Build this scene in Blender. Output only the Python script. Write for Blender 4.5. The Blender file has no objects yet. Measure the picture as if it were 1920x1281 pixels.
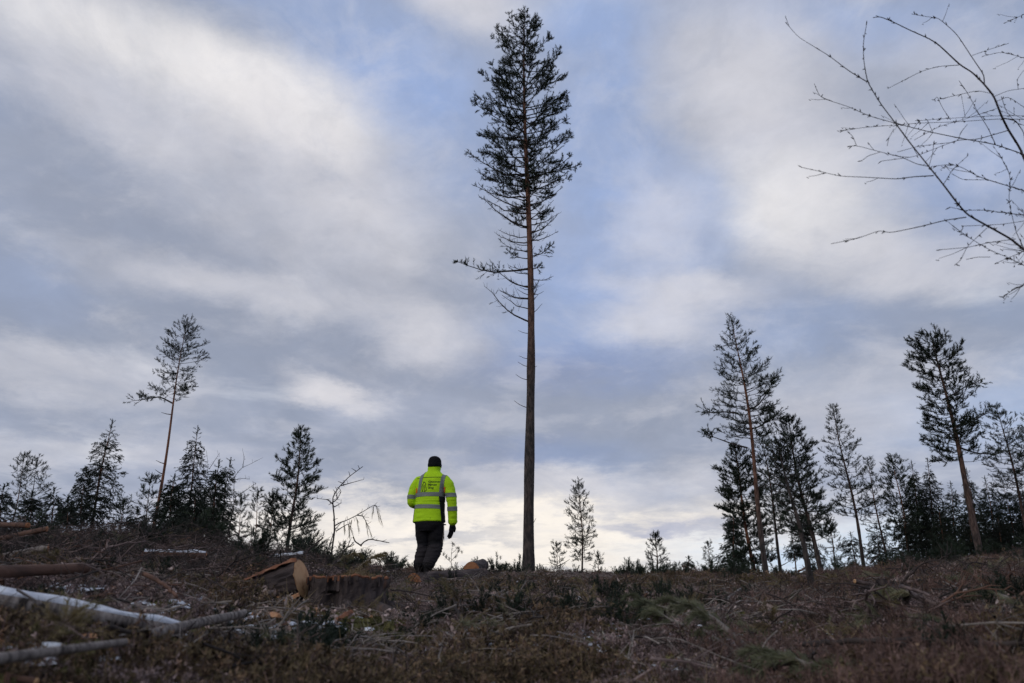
import bpy, bmesh, math
import numpy as np
from mathutils import Vector, Matrix, noise as mnoise
from mathutils.bvhtree import BVHTree

S = bpy.context.scene
COL = S.collection
RAD = math.radians

# ------------------------------------------------------------------ camera
LENS, PITCH = 25.0, RAD(21.1)
FPX = 1920 * LENS / 36.0
cam_d = bpy.data.cameras.new("camera")
cam = bpy.data.objects.new("camera", cam_d)
COL.objects.link(cam)
cam_d.lens = LENS
cam_d.sensor_width = 36.0
cam_d.clip_start = 0.05
cam_d.clip_end = 20000
cam_d.dof.use_dof = True
cam_d.dof.focus_distance = 11.5
cam_d.dof.aperture_fstop = 2.8
cam.location = (0, 0, 0)
cam.rotation_euler = (RAD(90) + PITCH, 0, 0)
S.camera = cam
S.cycles.use_denoising = True
S.cycles.max_bounces = 5
S.cycles.diffuse_bounces = 3
S.cycles.glossy_bounces = 2
S.cycles.caustics_reflective = False
S.cycles.caustics_refractive = False

CF = np.array([0, math.cos(PITCH), math.sin(PITCH)])
CU = np.array([0, -math.sin(PITCH), math.cos(PITCH)])
CX = np.array([1.0, 0, 0])

def ray(px, py):
    return CF + CX * ((px - 960) / FPX) + CU * ((640.5 - py) / FPX)

def at(px, py, D):
    """point seen at (px, py) of the photo, D metres ahead of the viewer"""
    r = ray(px, py)
    return r * (D / r[1])

def depthF(p):
    return float(np.dot(p, CF))

def srgb(r, g, b):
    f = lambda c: c / 12.92 if c <= 0.04045 else ((c + 0.055) / 1.055) ** 2.4
    return (f(r / 255), f(g / 255), f(b / 255))

# ------------------------------------------------------------------ view
S.view_settings.view_transform = 'Standard'
S.view_settings.look = 'None'
S.view_settings.exposure = 0.0
S.view_settings.gamma = 1.0
S.view_settings.use_curve_mapping = False

# ------------------------------------------------------------------ sky
SUN_EL, SUN_ROT = RAD(28), RAD(222)
world = bpy.data.worlds.new("World")
S.world = world
world.use_nodes = True
wt = world.node_tree
for n in list(wt.nodes):
    wt.nodes.remove(n)

class NT:
    def __init__(s, nt): s.nt = nt
    def node(s, t, **kw):
        n = s.nt.nodes.new(t)
        for k, v in kw.items(): setattr(n, k, v)
        return n
    def put(s, sock, v):
        if isinstance(v, bpy.types.NodeSocket): s.nt.links.new(v, sock)
        else:
            if isinstance(v, (tuple, list)) and sock.type == 'RGBA' and len(v) == 3: v = (*v, 1)
            sock.default_value = v
    def m(s, op, a, b=None, c=None, clamp=False):
        n = s.node('ShaderNodeMath', operation=op, use_clamp=clamp)
        s.put(n.inputs[0], a)
        if b is not None: s.put(n.inputs[1], b)
        if c is not None: s.put(n.inputs[2], c)
        return n.outputs[0]
    def vm(s, op, a, b=None):
        n = s.node('ShaderNodeVectorMath', operation=op)
        s.put(n.inputs[0], a)
        if b is not None: s.put(n.inputs[1], b)
        return n.outputs[0]
    def vscale(s, a, k):
        n = s.node('ShaderNodeVectorMath', operation='SCALE')
        s.put(n.inputs[0], a); s.put(n.inputs['Scale'], k)
        return n.outputs[0]
    def noise(s, vec, scale, detail=4, rough=0.5, dist=0.0, col=False):
        n = s.node('ShaderNodeTexNoise')
        s.put(n.inputs['Vector'], vec)
        n.inputs['Scale'].default_value = scale
        n.inputs['Detail'].default_value = detail
        n.inputs['Roughness'].default_value = rough
        n.inputs['Distortion'].default_value = dist
        return n.outputs['Color' if col else 'Fac']
    def sstep(s, v, a, b, lo=0.0, hi=1.0):
        n = s.node('ShaderNodeMapRange', interpolation_type='SMOOTHSTEP')
        s.put(n.inputs[0], v)
        for i, x in enumerate((a, b, lo, hi)): n.inputs[i + 1].default_value = x
        return n.outputs[0]
    def mix(s, f, a, b, mode='MIX'):
        n = s.node('ShaderNodeMix', data_type='RGBA', blend_type=mode)
        s.put(n.inputs[0], f); s.put(n.inputs[6], a); s.put(n.inputs[7], b)
        return n.outputs[2]
    def comb(s, x, y, z):
        n = s.node('ShaderNodeCombineXYZ')
        for i, v in enumerate((x, y, z)): s.put(n.inputs[i], v)
        return n.outputs[0]

W = NT(wt)
WSTR = 0.1
def skyc(r, g, b):
    c = srgb(r, g, b)
    return tuple(x / WSTR for x in c)

tc = W.node('ShaderNodeTexCoord')
dirv = tc.outputs['Generated']
sep = W.node('ShaderNodeSeparateXYZ')
W.put(sep.inputs[0], dirv)
dx, dy, dz = sep.outputs
az = W.m('ARCTAN2', dx, dy)
el = W.m('ARCSINE', dz)
nish = W.node('ShaderNodeTexSky', sky_type='NISHITA', sun_disc=False)
nish.sun_elevation = SUN_EL
nish.sun_rotation = SUN_ROT
nish.air_density = 1.0
nish.dust_density = 1.5
# the cloud deck: directions projected on a plane overhead, so clouds flatten towards the horizon
zc = W.m('ADD', W.m('MAXIMUM', dz, 0.0), 0.16)
deck = W.comb(W.m('DIVIDE', dx, zc), W.m('DIVIDE', dy, zc), 0.0)
n_big = W.noise(deck, 0.9, 5, 0.55, 0.3)
n_mid = W.noise(W.vm('ADD', deck, (7.3, 2.1, 0)), 2.3, 6, 0.55, 0.5)
n_cov = W.noise(W.vm('ADD', deck, (3.1, 9.4, 0)), 0.55, 3, 0.5)
GREY, SHADE = skyc(170, 177, 196), skyc(149, 158, 178)
WHITE, BLUE = skyc(210, 214, 224), skyc(150, 174, 217)
blue = W.mix(0.75, nish.outputs[0], BLUE)
c = W.mix(W.sstep(n_big, 0.40, 0.62), SHADE, GREY)
c = W.mix(W.m('MULTIPLY', W.sstep(n_cov, 0.50, 0.66), 0.75), c, blue)
c = W.mix(W.m('MULTIPLY', W.sstep(n_mid, 0.52, 0.74), 0.55), c, WHITE)
# warped az/el coordinates that carry the larger cloud banks of this sky
flat = W.comb(az, el, 0.0)
wv = W.vm('SUBTRACT', W.noise(W.vm('ADD', deck, (1.7, 5.2, 0)), 1.9, 8, 0.68, 0.0, col=True), (0.5, 0.5, 0.5))
warp = W.vm('ADD', flat, W.vm('MULTIPLY', wv, (0.17, 0.12, 0.0)))
def bank(col, px, py, rx, ry, deg, amt, grow=1.7):
    global c
    a0 = ray(px, py); a0 = a0 / np.linalg.norm(a0)
    def ae(x, y):
        r = ray(x, y); r = r / np.linalg.norm(r)
        return np.array([math.atan2(r[0], r[1]), math.asin(r[2])])
    t = RAD(deg)
    o = ae(px, py)
    d1 = ae(px + 20 * math.cos(t), py + 20 * math.sin(t)) - o
    d2 = ae(px - 20 * math.sin(t), py + 20 * math.cos(t)) - o
    mp = W.node('ShaderNodeMapping', vector_type='TEXTURE')
    W.put(mp.inputs['Vector'], warp)
    mp.inputs['Location'].default_value = (o[0], o[1], 0)
    mp.inputs['Rotation'].default_value = (0, 0, math.atan2(d1[1], d1[0]))
    mp.inputs['Scale'].default_value = (np.linalg.norm(d1) * rx / 20 * grow, np.linalg.norm(d2) * ry / 20 * grow, 1)
    g = W.node('ShaderNodeTexGradient', gradient_type='SPHERICAL')
    W.put(g.inputs[0], mp.outputs[0])
    f = W.sstep(g.outputs['Fac'], 0.0, 0.85)
    f = W.m('MULTIPLY', f, W.m('MULTIPLY_ADD', n_mid, 1.3, 0.35))
    f = W.m('MULTIPLY', f, amt, clamp=True)
    c = W.mix(f, c, col)
_w, _b, _g = skyc(219, 217, 222), skyc(150, 172, 215), skyc(148, 156, 175)
_vw, _h, _db = skyc(237, 234, 234), skyc(250, 242, 232), skyc(128, 144, 184)
for args in (
    # blue gaps
    (_b, 640, 60, 260, 70, 15, .55), (_b, 740, 180, 190, 70, 10, .8), (_b, 850, 280, 130, 130, 0, .5),
    (_b, 1110, 250, 110, 260, 0, .75), (_b, 1560, 60, 260, 60, 0, .5), (_b, 1250, 400, 150, 90, 20, .6),
    (_b, 1110, 540, 170, 70, 0, .7), (_b, 1800, 340, 150, 120, 10, .5), (_b, 1050, 660, 200, 70, 0, .7),
    (_b, 1450, 600, 200, 60, 0, .35), (_b, 60, 540, 130, 60, 20, .35), (_b, 1100, 60, 140, 50, 0, .5),
    # grey undersides
    (_g, 260, 430, 380, 85, 18, .85), (_g, 720, 520, 280, 75, 15, .9), (_g, 500, 640, 340, 60, 8, .75),
    (_g, 880, 710, 260, 60, 5, .8), (_g, 80, 250, 110, 70, 20, .4), (_g, 760, 880, 260, 45, 5, .5), (_g, 1120, 760, 260, 60, 0, .5),
    (_g, 200, 610, 260, 50, 10, .4),
    # lit tops and thin bright cloud
    (_vw, 330, 135, 380, 80, 22, 1.0), (_vw, 560, 235, 120, 45, 25, .8), (_w, 250, 230, 260, 60, 25, .5), (_w, 620, 330, 230, 90, 28, .7),
    (_w, 880, 30, 110, 45, 10, .6), (_w, 1400, 170, 170, 130, 20, .65), (_vw, 1520, 400, 130, 100, 10, .7), (_w, 1240, 410, 90, 70, 20, .4),
    (_w, 1780, 120, 170, 60, 0, .35), (_w, 1700, 490, 240, 60, 0, .5), (_w, 1290, 545, 160, 35, 5, .55), (_w, 1230, 610, 100, 50, 0, .5),
    (_w, 560, 450, 260, 60, 22, .35), (_w, 470, 545, 260, 40, 12, .5), (_w, 800, 620, 110, 50, 20, .5), (_w, 640, 745, 100, 30, 20, .8),
    (_w, 100, 700, 240, 50, 8, .45), (_w, 1290, 900, 180, 40, -5, .4), (_w, 1640, 760, 240, 70, 0, .4), (_w, 130, 860, 220, 30, 0, .3),
    (_h, 1000, 1005, 480, 65, 0, 1.2, 1.7), (_h, 700, 950, 130, 40, 0, .6), (_h, 1150, 1040, 500, 40, 0, .8), (_w, 1000, 900, 200, 30, 5, .6),
    (skyc(206, 222, 240), 1620, 1040, 380, 50, 0, .9), (_h, 560, 1000, 200, 50, 0, .6),
    (_db, 1240, 985, 130, 18, 0, .6), (_db, 1020, 840, 150, 30, 0, .35), (_g, 840, 1000, 150, 14, 0, .5), (_db, 1080, 690, 180, 40, 0, .5),
): bank(*args)

# mottled structure of the cloud layer
iso = W.vm('MULTIPLY', flat, (1.0, 1.5, 1.0))
f1 = W.noise(W.vm('ADD', iso, W.vscale(wv, .10)), 5.5, 9, 0.62, 0.6)
f2 = W.noise(W.vm('ADD', deck, (12.0, 4.0, 0)), 4.2, 9, 0.62, 0.4)
f3 = W.noise(W.vm('ADD', iso, (5, 5, 0)), 15.0, 8, 0.62, 0.5)
lit = W.m('ADD', W.m('MULTIPLY', W.sstep(f1, .47, .70), .21), W.m('MULTIPLY', W.sstep(f2, .48, .70), .20))
dim = W.m('ADD', W.m('MULTIPLY', W.sstep(f1, .50, .30), .20), W.m('MULTIPLY', W.sstep(f2, .50, .30), .20))
c = W.mix(lit, c, skyc(219, 218, 224))
c = W.mix(dim, c, skyc(146, 156, 178))
k3 = W.m('MULTIPLY_ADD', f3, .24, .91)
c = W.mix(1.0, c, W.comb(k3, k3, k3), 'MULTIPLY')
bg = W.node('ShaderNodeBackground')
W.put(bg.inputs[0], c)
bg.inputs[1].default_value = WSTR
wo = W.node('ShaderNodeOutputWorld')
wt.links.new(bg.outputs[0], wo.inputs[0])

# ------------------------------------------------------------------ sun (behind the overcast)
sd = bpy.data.lights.new("sun", 'SUN')
sun = bpy.data.objects.new("sun", sd)
COL.objects.link(sun)
sd.energy = 0.7
sd.angle = RAD(25)
sd.color = (1.0, 0.95, 0.88)
# the light comes from behind the left shoulder
sdir = Vector((-math.sin(RAD(42)) * math.cos(SUN_EL), -math.cos(RAD(42)) * math.cos(SUN_EL), math.sin(SUN_EL)))
sun.rotation_euler = sdir.to_track_quat('Z', 'Y').to_euler()

# ------------------------------------------------------------------ helpers
def tag(o, label=None, cat=None, group=None, kind=None):
    if label: o['label'] = label
    if cat: o['category'] = cat
    if group: o['group'] = group
    if kind: o['kind'] = kind
    return o

def empty(name, loc, label, cat, group=None, rot=None):
    o = bpy.data.objects.new(name, None)
    o.empty_display_size = 0.2
    COL.objects.link(o)
    o.location = loc
    if rot is not None: o.rotation_euler = rot
    return tag(o, label, cat, group)

def mesh_from(name, V, tris=None, quads=None, mats=(), tmi=None, qmi=None, smooth=False, attrs=None):
    V = np.asarray(V, dtype=np.float32).reshape(-1, 3)
    T = np.zeros((0, 3), np.int32) if tris is None else np.asarray(tris, np.int32).reshape(-1, 3)
    Q = np.zeros((0, 4), np.int32) if quads is None else np.asarray(quads, np.int32).reshape(-1, 4)
    me = bpy.data.meshes.new(name)
    me.vertices.add(len(V)); me.vertices.foreach_set('co', V.ravel())
    nl = len(T) * 3 + len(Q) * 4
    me.loops.add(nl); me.loops.foreach_set('vertex_index', np.concatenate([T.ravel(), Q.ravel()]))
    me.polygons.add(len(T) + len(Q))
    st = np.concatenate([np.arange(len(T)) * 3, len(T) * 3 + np.arange(len(Q)) * 4]).astype(np.int32)
    me.polygons.foreach_set('loop_start', st)
    mi = np.concatenate([np.zeros(len(T), np.int32) if tmi is None else np.asarray(tmi, np.int32),
                         np.zeros(len(Q), np.int32) if qmi is None else np.asarray(qmi, np.int32)])
    for m in mats: me.materials.append(m)
    me.polygons.foreach_set('material_index', mi)
    me.polygons.foreach_set('use_smooth', np.full(len(T) + len(Q), smooth))
    if attrs:
        for k, a in attrs.items():
            at_ = me.attributes.new(k, 'FLOAT', 'POINT')
            at_.data.foreach_set('value', np.asarray(a, np.float32))
    me.update(calc_edges=True)
    return me

def mesh_obj(name, me, parent=None):
    o = bpy.data.objects.new(name, me)
    COL.objects.link(o)
    if parent is not None: o.parent = parent
    return o

def unit(v):
    v = np.asarray(v, float)
    return v / np.maximum(np.linalg.norm(v, axis=-1, keepdims=True), 1e-9)

def tubes(P, R, ns):
    """P (n,k,3) polylines, R (n,k) radii -> verts, quads of n tubes"""
    P = np.asarray(P, float); R = np.asarray(R, float)
    n, k, _ = P.shape
    T = unit(np.gradient(P, axis=1))
    A = unit(P[:, -1] - P[:, 0])
    ref = np.where(np.abs(A[:, 2:3]) < 0.8, np.array([[0, 0, 1.0]]), np.array([[1.0, 0, 0]]))[:, None, :]
    N1 = unit(np.cross(T, np.broadcast_to(ref, T.shape)))
    N2 = np.cross(T, N1)
    a = np.arange(ns) * 2 * math.pi / ns
    V = P[:, :, None, :] + R[:, :, None, None] * (np.cos(a)[None, None, :, None] * N1[:, :, None, :] + np.sin(a)[None, None, :, None] * N2[:, :, None, :])
    idx = np.arange(n * k * ns).reshape(n, k, ns)
    i0, i1 = idx[:, :-1], idx[:, 1:]
    Q = np.stack([i0, np.roll(i0, -1, 2), np.roll(i1, -1, 2), i1], -1).reshape(-1, 4)
    return V.reshape(-1, 3), Q

class MB:
    """collects geometry for ONE mesh"""
    def __init__(s): s.V, s.T, s.Q, s.tm, s.qm, s.n, s.A = [], [], [], [], [], 0, []
    def add(s, V, tris=None, quads=None, mi=0, a=0.0):
        V = np.asarray(V, float).reshape(-1, 3)
        if tris is not None and len(tris):
            t = np.asarray(tris, int).reshape(-1, 3) + s.n; s.T.append(t); s.tm.append(np.full(len(t), mi))
        if quads is not None and len(quads):
            q = np.asarray(quads, int).reshape(-1, 4) + s.n; s.Q.append(q); s.qm.append(np.full(len(q), mi))
        s.V.append(V); s.n += len(V)
        s.A.append(np.broadcast_to(np.asarray(a, float), (len(V),)))
    def tube(s, P, R, ns=5, mi=0, a=0.0, cap=False):
        P = np.asarray(P, float); R = np.broadcast_to(np.asarray(R, float), (len(P),))
        V, Q = tubes(P[None], R[None], ns)
        n0 = len(V)
        aa = np.repeat(np.broadcast_to(np.asarray(a, float), (len(P),)), ns)
        if cap:
            V = np.concatenate([V, P[:1], P[-1:]])
            aa = np.concatenate([aa, aa[:1], aa[-1:]])
            tr = [(n0, (i + 1) % ns, i) for i in range(ns)] + [(n0 + 1, n0 - ns + i, n0 - ns + (i + 1) % ns) for i in range(ns)]
            s.add(V, tr, Q, mi, aa)
        else:
            s.add(V, None, Q, mi, aa)
    def tris(s, V, mi=0, a=0.0):
        V = np.asarray(V, float).reshape(-1, 3)
        s.add(V, np.arange(len(V)).reshape(-1, 3), None, mi, a)
    def mesh(s, name, mats, smooth=False, attr=None):
        cat = lambda L, w: np.concatenate(L) if L else np.zeros((0, w), int)
        tm = np.concatenate(s.tm) if s.tm else None
        qm = np.concatenate(s.qm) if s.qm else None
        return mesh_from(name, np.concatenate(s.V), cat(s.T, 3), cat(s.Q, 4), mats, tm, qm, smooth,
                         {attr: np.concatenate(s.A)} if attr else None)
    def build(s, name, mats, parent=None, smooth=False, attr=None):
        return mesh_obj(name, s.mesh(name, mats, smooth, attr), parent)

_vt = np.random.default_rng(99).random((256, 256))
def vnoise(x, y):
    x = np.asarray(x, float); y = np.asarray(y, float)
    xi = np.floor(x).astype(int); yi = np.floor(y).astype(int)
    fx = x - xi; fy = y - yi
    fx = fx * fx * (3 - 2 * fx); fy = fy * fy * (3 - 2 * fy)
    g = lambda i, j: _vt[i & 255, j & 255]
    return ((g(xi, yi) * (1 - fx) + g(xi + 1, yi) * fx) * (1 - fy) + (g(xi, yi + 1) * (1 - fx) + g(xi + 1, yi + 1) * fx) * fy) * 2 - 1
def fbm(x, y, o=3):
    v = 0; a = 1.0; t = 0
    for i in range(o):
        v = v + a * vnoise(x * 2 ** i + 17.3 * i, y * 2 ** i + 5.9 * i); t += a; a *= 0.5
    return v / t

# ------------------------------------------------------------------ materials
def pmat(name, ramp, scale=8.0, detail=5, rough=0.85, stretch=(1, 1, 1), bump=0.0, bscale=None, rnd=0.0, obj=True, spec=0.25, dist=0.4, trans=0.0, nrough=0.6):
    m = bpy.data.materials.new(name); m.use_nodes = True
    nt = m.node_tree; N = NT(nt)
    pb = nt.nodes['Principled BSDF']
    t = N.node('ShaderNodeTexCoord')
    v = t.outputs['Object'] if obj else N.node('ShaderNodeNewGeometry').outputs['Position']
    v = N.vm('MULTIPLY', v, stretch)
    oi = N.node('ShaderNodeObjectInfo')
    if rnd: v = N.vm('ADD', v, N.vscale(N.comb(oi.outputs['Random'], oi.outputs['Random'], 0.3), 31.0))
    f = N.noise(v, scale, detail, nrough, dist)
    cr = N.node('ShaderNodeValToRGB')
    el_ = cr.color_ramp.elements
    while len(el_) > 1: el_.remove(el_[-1])
    for i, (p, col) in enumerate(ramp):
        e = el_[0] if i == 0 else el_.new(p)
        e.position = p; e.color = (*col, 1)
    N.put(cr.inputs[0], f)
    colr = cr.outputs[0]
    if rnd:
        k = N.m('MULTIPLY_ADD', oi.outputs['Random'], 2 * rnd, 1 - rnd)
        colr = N.mix(1.0, colr, N.comb(k, k, k), 'MULTIPLY')
    N.put(pb.inputs['Base Color'], colr)
    pb.inputs['Roughness'].default_value = rough
    pb.inputs['Specular IOR Level'].default_value = spec
    if bump:
        b = N.node('ShaderNodeBump'); b.inputs['Strength'].default_value = bump; b.inputs['Distance'].default_value = 0.02
        N.put(b.inputs['Height'], N.noise(v, bscale or scale * 2, 6, 0.65, 0.3))
        N.put(pb.inputs['Normal'], b.outputs[0])
    return m

M = {}
M['soil'] = pmat('soil', [(.28, (.014, .010, .009)), (.45, (.034, .024, .019)), (.58, (.050, .046, .022)), (.72, (.10, .075, .056))], 2.2, 8, .95, bump=.8, bscale=30, obj=False)
M['needle'] = pmat('pine_needles', [(.3, (0.011, 0.021, 0.011)), (.55, (0.019, 0.031, 0.015)), (.75, (0.029, 0.039, 0.018))], .9, 3, .6, rnd=.25, spec=.3)
M['needle_spruce'] = pmat('spruce_needles', [(.3, (0.009, 0.017, 0.010)), (.6, (0.014, 0.025, 0.012)), (.8, (0.022, 0.033, 0.016))], .9, 3, .65, rnd=.25, spec=.3)
M['needle_cut'] = pmat('cut_bough_needles', [(.3, (0.078, 0.087, 0.048)), (.5, (0.135, 0.138, 0.078)), (.7, (0.225, 0.210, 0.128))], 5, 3, .6, rnd=.3)
M['needle_dead'] = pmat('dead_needles', [(.3, (0.118, 0.084, 0.047)), (.5, (0.185, 0.143, 0.067)), (.7, (0.143, 0.151, 0.067))], 5, 3, .7, rnd=.2)
M['twig'] = pmat('dead_twig', [(.3, (0.067, 0.048, 0.045)), (.5, (0.134, 0.096, 0.086)), (.7, (0.269, 0.199, 0.180))], 12, 4, .85, rnd=.35)
M['twig_dark'] = pmat('dark_twig', [(.3, (0.024, 0.019, 0.018)), (.6, (0.054, 0.041, 0.036)), (.8, (0.084, 0.066, 0.055))], 12, 4, .8, rnd=.2)
M['twig_grey'] = pmat('bleached_twig', [(.3, (.12, .10, .085)), (.5, (.20, .17, .15)), (.75, (.34, .30, .27))], 12, 4, .8, rnd=.3)
M['birch_twig'] = pmat('birch_twig', [(.3, (.018, .013, .014)), (.6, (.036, .024, .024)), (.8, (.06, .044, .042))], 30, 4, .6)
M['bark_log'] = pmat('old_pine_bark', [(.32, (0.014, 0.011, 0.011)), (.46, (0.047, 0.036, 0.035)), (.6, (0.098, 0.074, 0.067)), (.74, (0.148, 0.067, 0.035))], 9, 7, .95, (1, 1, .25), .9, 22)
M['bark_red'] = pmat('red_pine_bark', [(.3, (.050, .030, .024)), (.5, (.115, .062, .044)), (.66, (.19, .105, .072)), (.8, (.22, .165, .135))], 10, 6, .85, (1, 1, .3), .5, 25)
M['bark_orange'] = pmat('fresh_torn_bark', [(.3, (.10, .042, .024)), (.5, (.21, .085, .045)), (.7, (.32, .16, .09))], 14, 5, .85, (1, 1, .3), .5, 25)
M['bark_birch'] = pmat('birch_bark', [(.36, (.030, .024, .022)), (.43, (.13, .11, .10)), (.52, (.24, .205, .185)), (.68, (.34, .30, .275))], 9, 7, .85, (1, 1, 3.2), .7, 26, nrough=.7)
M['snow'] = pmat('old_snow', [(.3, (0.450, 0.476, 0.529)), (.5, (0.661, 0.688, 0.753)), (.7, (0.873, 0.899, 0.900))], 9, 4, .6, bump=.4, bscale=40)
M['moss'] = pmat('moss', [(.3, (.048, .048, .018)), (.5, (.098, .092, .034)), (.7, (.19, .165, .065))], 14, 5, .95, rnd=.45)
M['lichen'] = pmat('reindeer_lichen', [(.3, (.20, .20, .17)), (.6, (.36, .36, .31)), (.8, (.46, .46, .40))], 14, 5, .95, rnd=.3)
M['heather_stem'] = pmat('heather_stem', [(.3, (0.077, 0.053, 0.052)), (.6, (0.169, 0.114, 0.109)), (.8, (0.305, 0.213, 0.201))], 14, 3, .9, rnd=.4)
M['heather_leaf'] = pmat('heather_leaf', [(.3, (0.064, 0.053, 0.027)), (.5, (0.134, 0.097, 0.054)), (.7, (0.233, 0.144, 0.096))], 10, 3, .85, rnd=.5)
M['heath_grey'] = pmat('withered_heath', [(.3, (0.136, 0.100, 0.095)), (.5, (0.262, 0.193, 0.184)), (.7, (0.458, 0.344, 0.323))], 10, 3, .9, rnd=.4)
M['bilberry'] = pmat('bilberry_stem', [(.3, (.074, .045, .038)), (.5, (.132, .080, .066)), (.75, (.22, .145, .12))], 14, 3, .85, rnd=.45)
M['dry_grass'] = pmat('dry_grass', [(.3, (0.156, 0.114, 0.060)), (.5, (0.264, 0.198, 0.108)), (.75, (0.396, 0.312, 0.192))], 8, 3, .85, rnd=.35)
M['pale_litter'] = pmat('pale_leaf_litter', [(.3, (.22, .15, .13)), (.5, (.36, .27, .24)), (.75, (.55, .46, .42))], 8, 4, .8, rnd=.45)
M['chip'] = pmat('wood_chip', [(.3, (.20, .085, .04)), (.5, (.36, .18, .09)), (.75, (.55, .38, .24))], 20, 4, .8, rnd=.35)

def wood_mat(name, light, dark):
    m = bpy.data.materials.new(name); m.use_nodes = True
    N = NT(m.node_tree); pb = m.node_tree.nodes['Principled BSDF']
    t = N.node('ShaderNodeTexCoord')
    w = N.node('ShaderNodeTexWave', wave_type='RINGS', rings_direction='Z')
    N.put(w.inputs[0], t.outputs['Object'])
    w.inputs['Scale'].default_value = 26; w.inputs['Distortion'].default_value = 2.2; w.inputs['Detail'].default_value = 3
    f = N.noise(t.outputs['Object'], 11, 6, .6, .3)
    col = N.mix(N.m('MULTIPLY', w.outputs['Fac'], .38), light, dark)
    col = N.mix(N.sstep(f, .45, .7), col, dark)
    N.put(pb.inputs['Base Color'], col)
    pb.inputs['Roughness'].default_value = .75
    b = N.node('ShaderNodeBump'); b.inputs['Strength'].default_value = .35; b.inputs['Distance'].default_value = .01
    N.put(b.inputs['Height'], N.noise(t.outputs['Object'], 60, 4, .7)); N.put(pb.inputs['Normal'], b.outputs[0])
    return m
M['wood'] = wood_mat('sawn_wood', (.56, .34, .17), (.33, .155, .065))
M['wood_orange'] = wood_mat('sawn_heartwood', (.42, .18, .075), (.24, .085, .035))

def bark_standing():
    """grey plated bark below, thin orange bark above: attribute 'up' says how orange"""
    m = bpy.data.materials.new('standing_pine_bark'); m.use_nodes = True
    N = NT(m.node_tree); pb = m.node_tree.nodes['Principled BSDF']
    t = N.node('ShaderNodeTexCoord')
    a = N.node('ShaderNodeAttribute', attribute_name='up')
    v = N.vm('MULTIPLY', t.outputs['Object'], (1, 1, .28))
    f = N.noise(v, 16, 6, .65, .4)
    f2 = N.noise(t.outputs['Object'], 2.5, 4, .6)
    low = N.mix(N.sstep(f, .38, .66), (.020, .016, .015), (.085, .066, .058))
    hi = N.mix(N.sstep(f, .35, .65), (.11, .042, .024), (.30, .125, .066))
    k = N.m('ADD', a.outputs['Fac'], N.m('MULTIPLY_ADD', f2, .5, -.25), clamp=True)
    N.put(pb.inputs['Base Color'], N.mix(k, low, hi))
    pb.inputs['Roughness'].default_value = .9
    b = N.node('ShaderNodeBump'); b.inputs['Strength'].default_value = .9; b.inputs['Distance'].default_value = .03
    N.put(b.inputs['Height'], f); N.put(pb.inputs['Normal'], b.outputs[0])
    return m
M['bark'] = bark_standing()

# ------------------------------------------------------------------ terrain
RIDGE = 24.0
_sk = [(-900, 1020), (-300, 1020), (0, 1024), (160, 1028), (300, 1036), (450, 1048), (600, 1056), (760, 1078), (1000, 1079), (1300, 1083), (1500, 1083), (1650, 1071), (1800, 1056), (1950, 1047), (2300, 1035), (2900, 1035)]
_az, _tz = [], []
for px, py in _sk:
    r_ = ray(px, py)
    _az.append(math.atan2(r_[0], r_[1])); _tz.append(r_[2] / math.hypot(r_[0], r_[1]) * RIDGE)
FEET = at(804, 1077, 11.0)
def ground_raw(x, y):
    x = np.asarray(x, float); y = np.asarray(y, float)
    r = np.hypot(x, y); a = np.arctan2(x, y)
    zr = np.interp(a, _az, _tz)
    back = np.clip((np.abs(a) - 1.0) / 1.0, 0, 1)
    zr = zr * (1 - back) - .3 * back
    s = np.clip(r / RIDGE, 0, 1) ** .72
    z = -.62 + (zr + .62) * s
    over = np.clip(r - RIDGE, 0, None)
    z = z - .9 * (1 - np.exp(-over / 25.0)) - np.clip(over - 60, 0, None) * .004
    near = np.clip((r - 1.0) / 2.0, 0, 1)
    rough = np.exp(-over / 60)
    z = z + rough * near * (.13 * fbm(x * .75 + 3, y * .75, 3) + .05 * fbm(x * 2.9, y * 2.9 + 8, 2))
    # mound of logging slash on the left
    z = z + .22 * np.exp(-(((x + 6.6) / 2.3) ** 2 + ((y - 9.6) / 1.7) ** 2)) + .18 * np.exp(-(((x + 4.0) / 1.2) ** 2 + ((y - 8.6) / 1.2) ** 2))
    return z
_fd = float(FEET[2] - ground_raw(FEET[0], FEET[1]))
def ground(x, y):
    return ground_raw(x, y) + _fd * np.exp(-((np.asarray(x) - FEET[0]) ** 2 + (np.asarray(y) - FEET[1]) ** 2) / 1.6)

def pt(px, py, h=0.0, lo=1.6, hi=40.0):
    """where the line of sight through (px, py) meets the ground raised by h"""
    r = ray(px, py)
    d = np.linspace(lo, hi, 900)
    P = r[None] * (d / r[1])[:, None]
    g = ground(P[:, 0], P[:, 1]) + h - P[:, 2]
    k = np.nonzero(g > 0)[0]
    if len(k) == 0:
        k = [int(np.argmax(g))]
    return P[k[0]]

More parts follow.
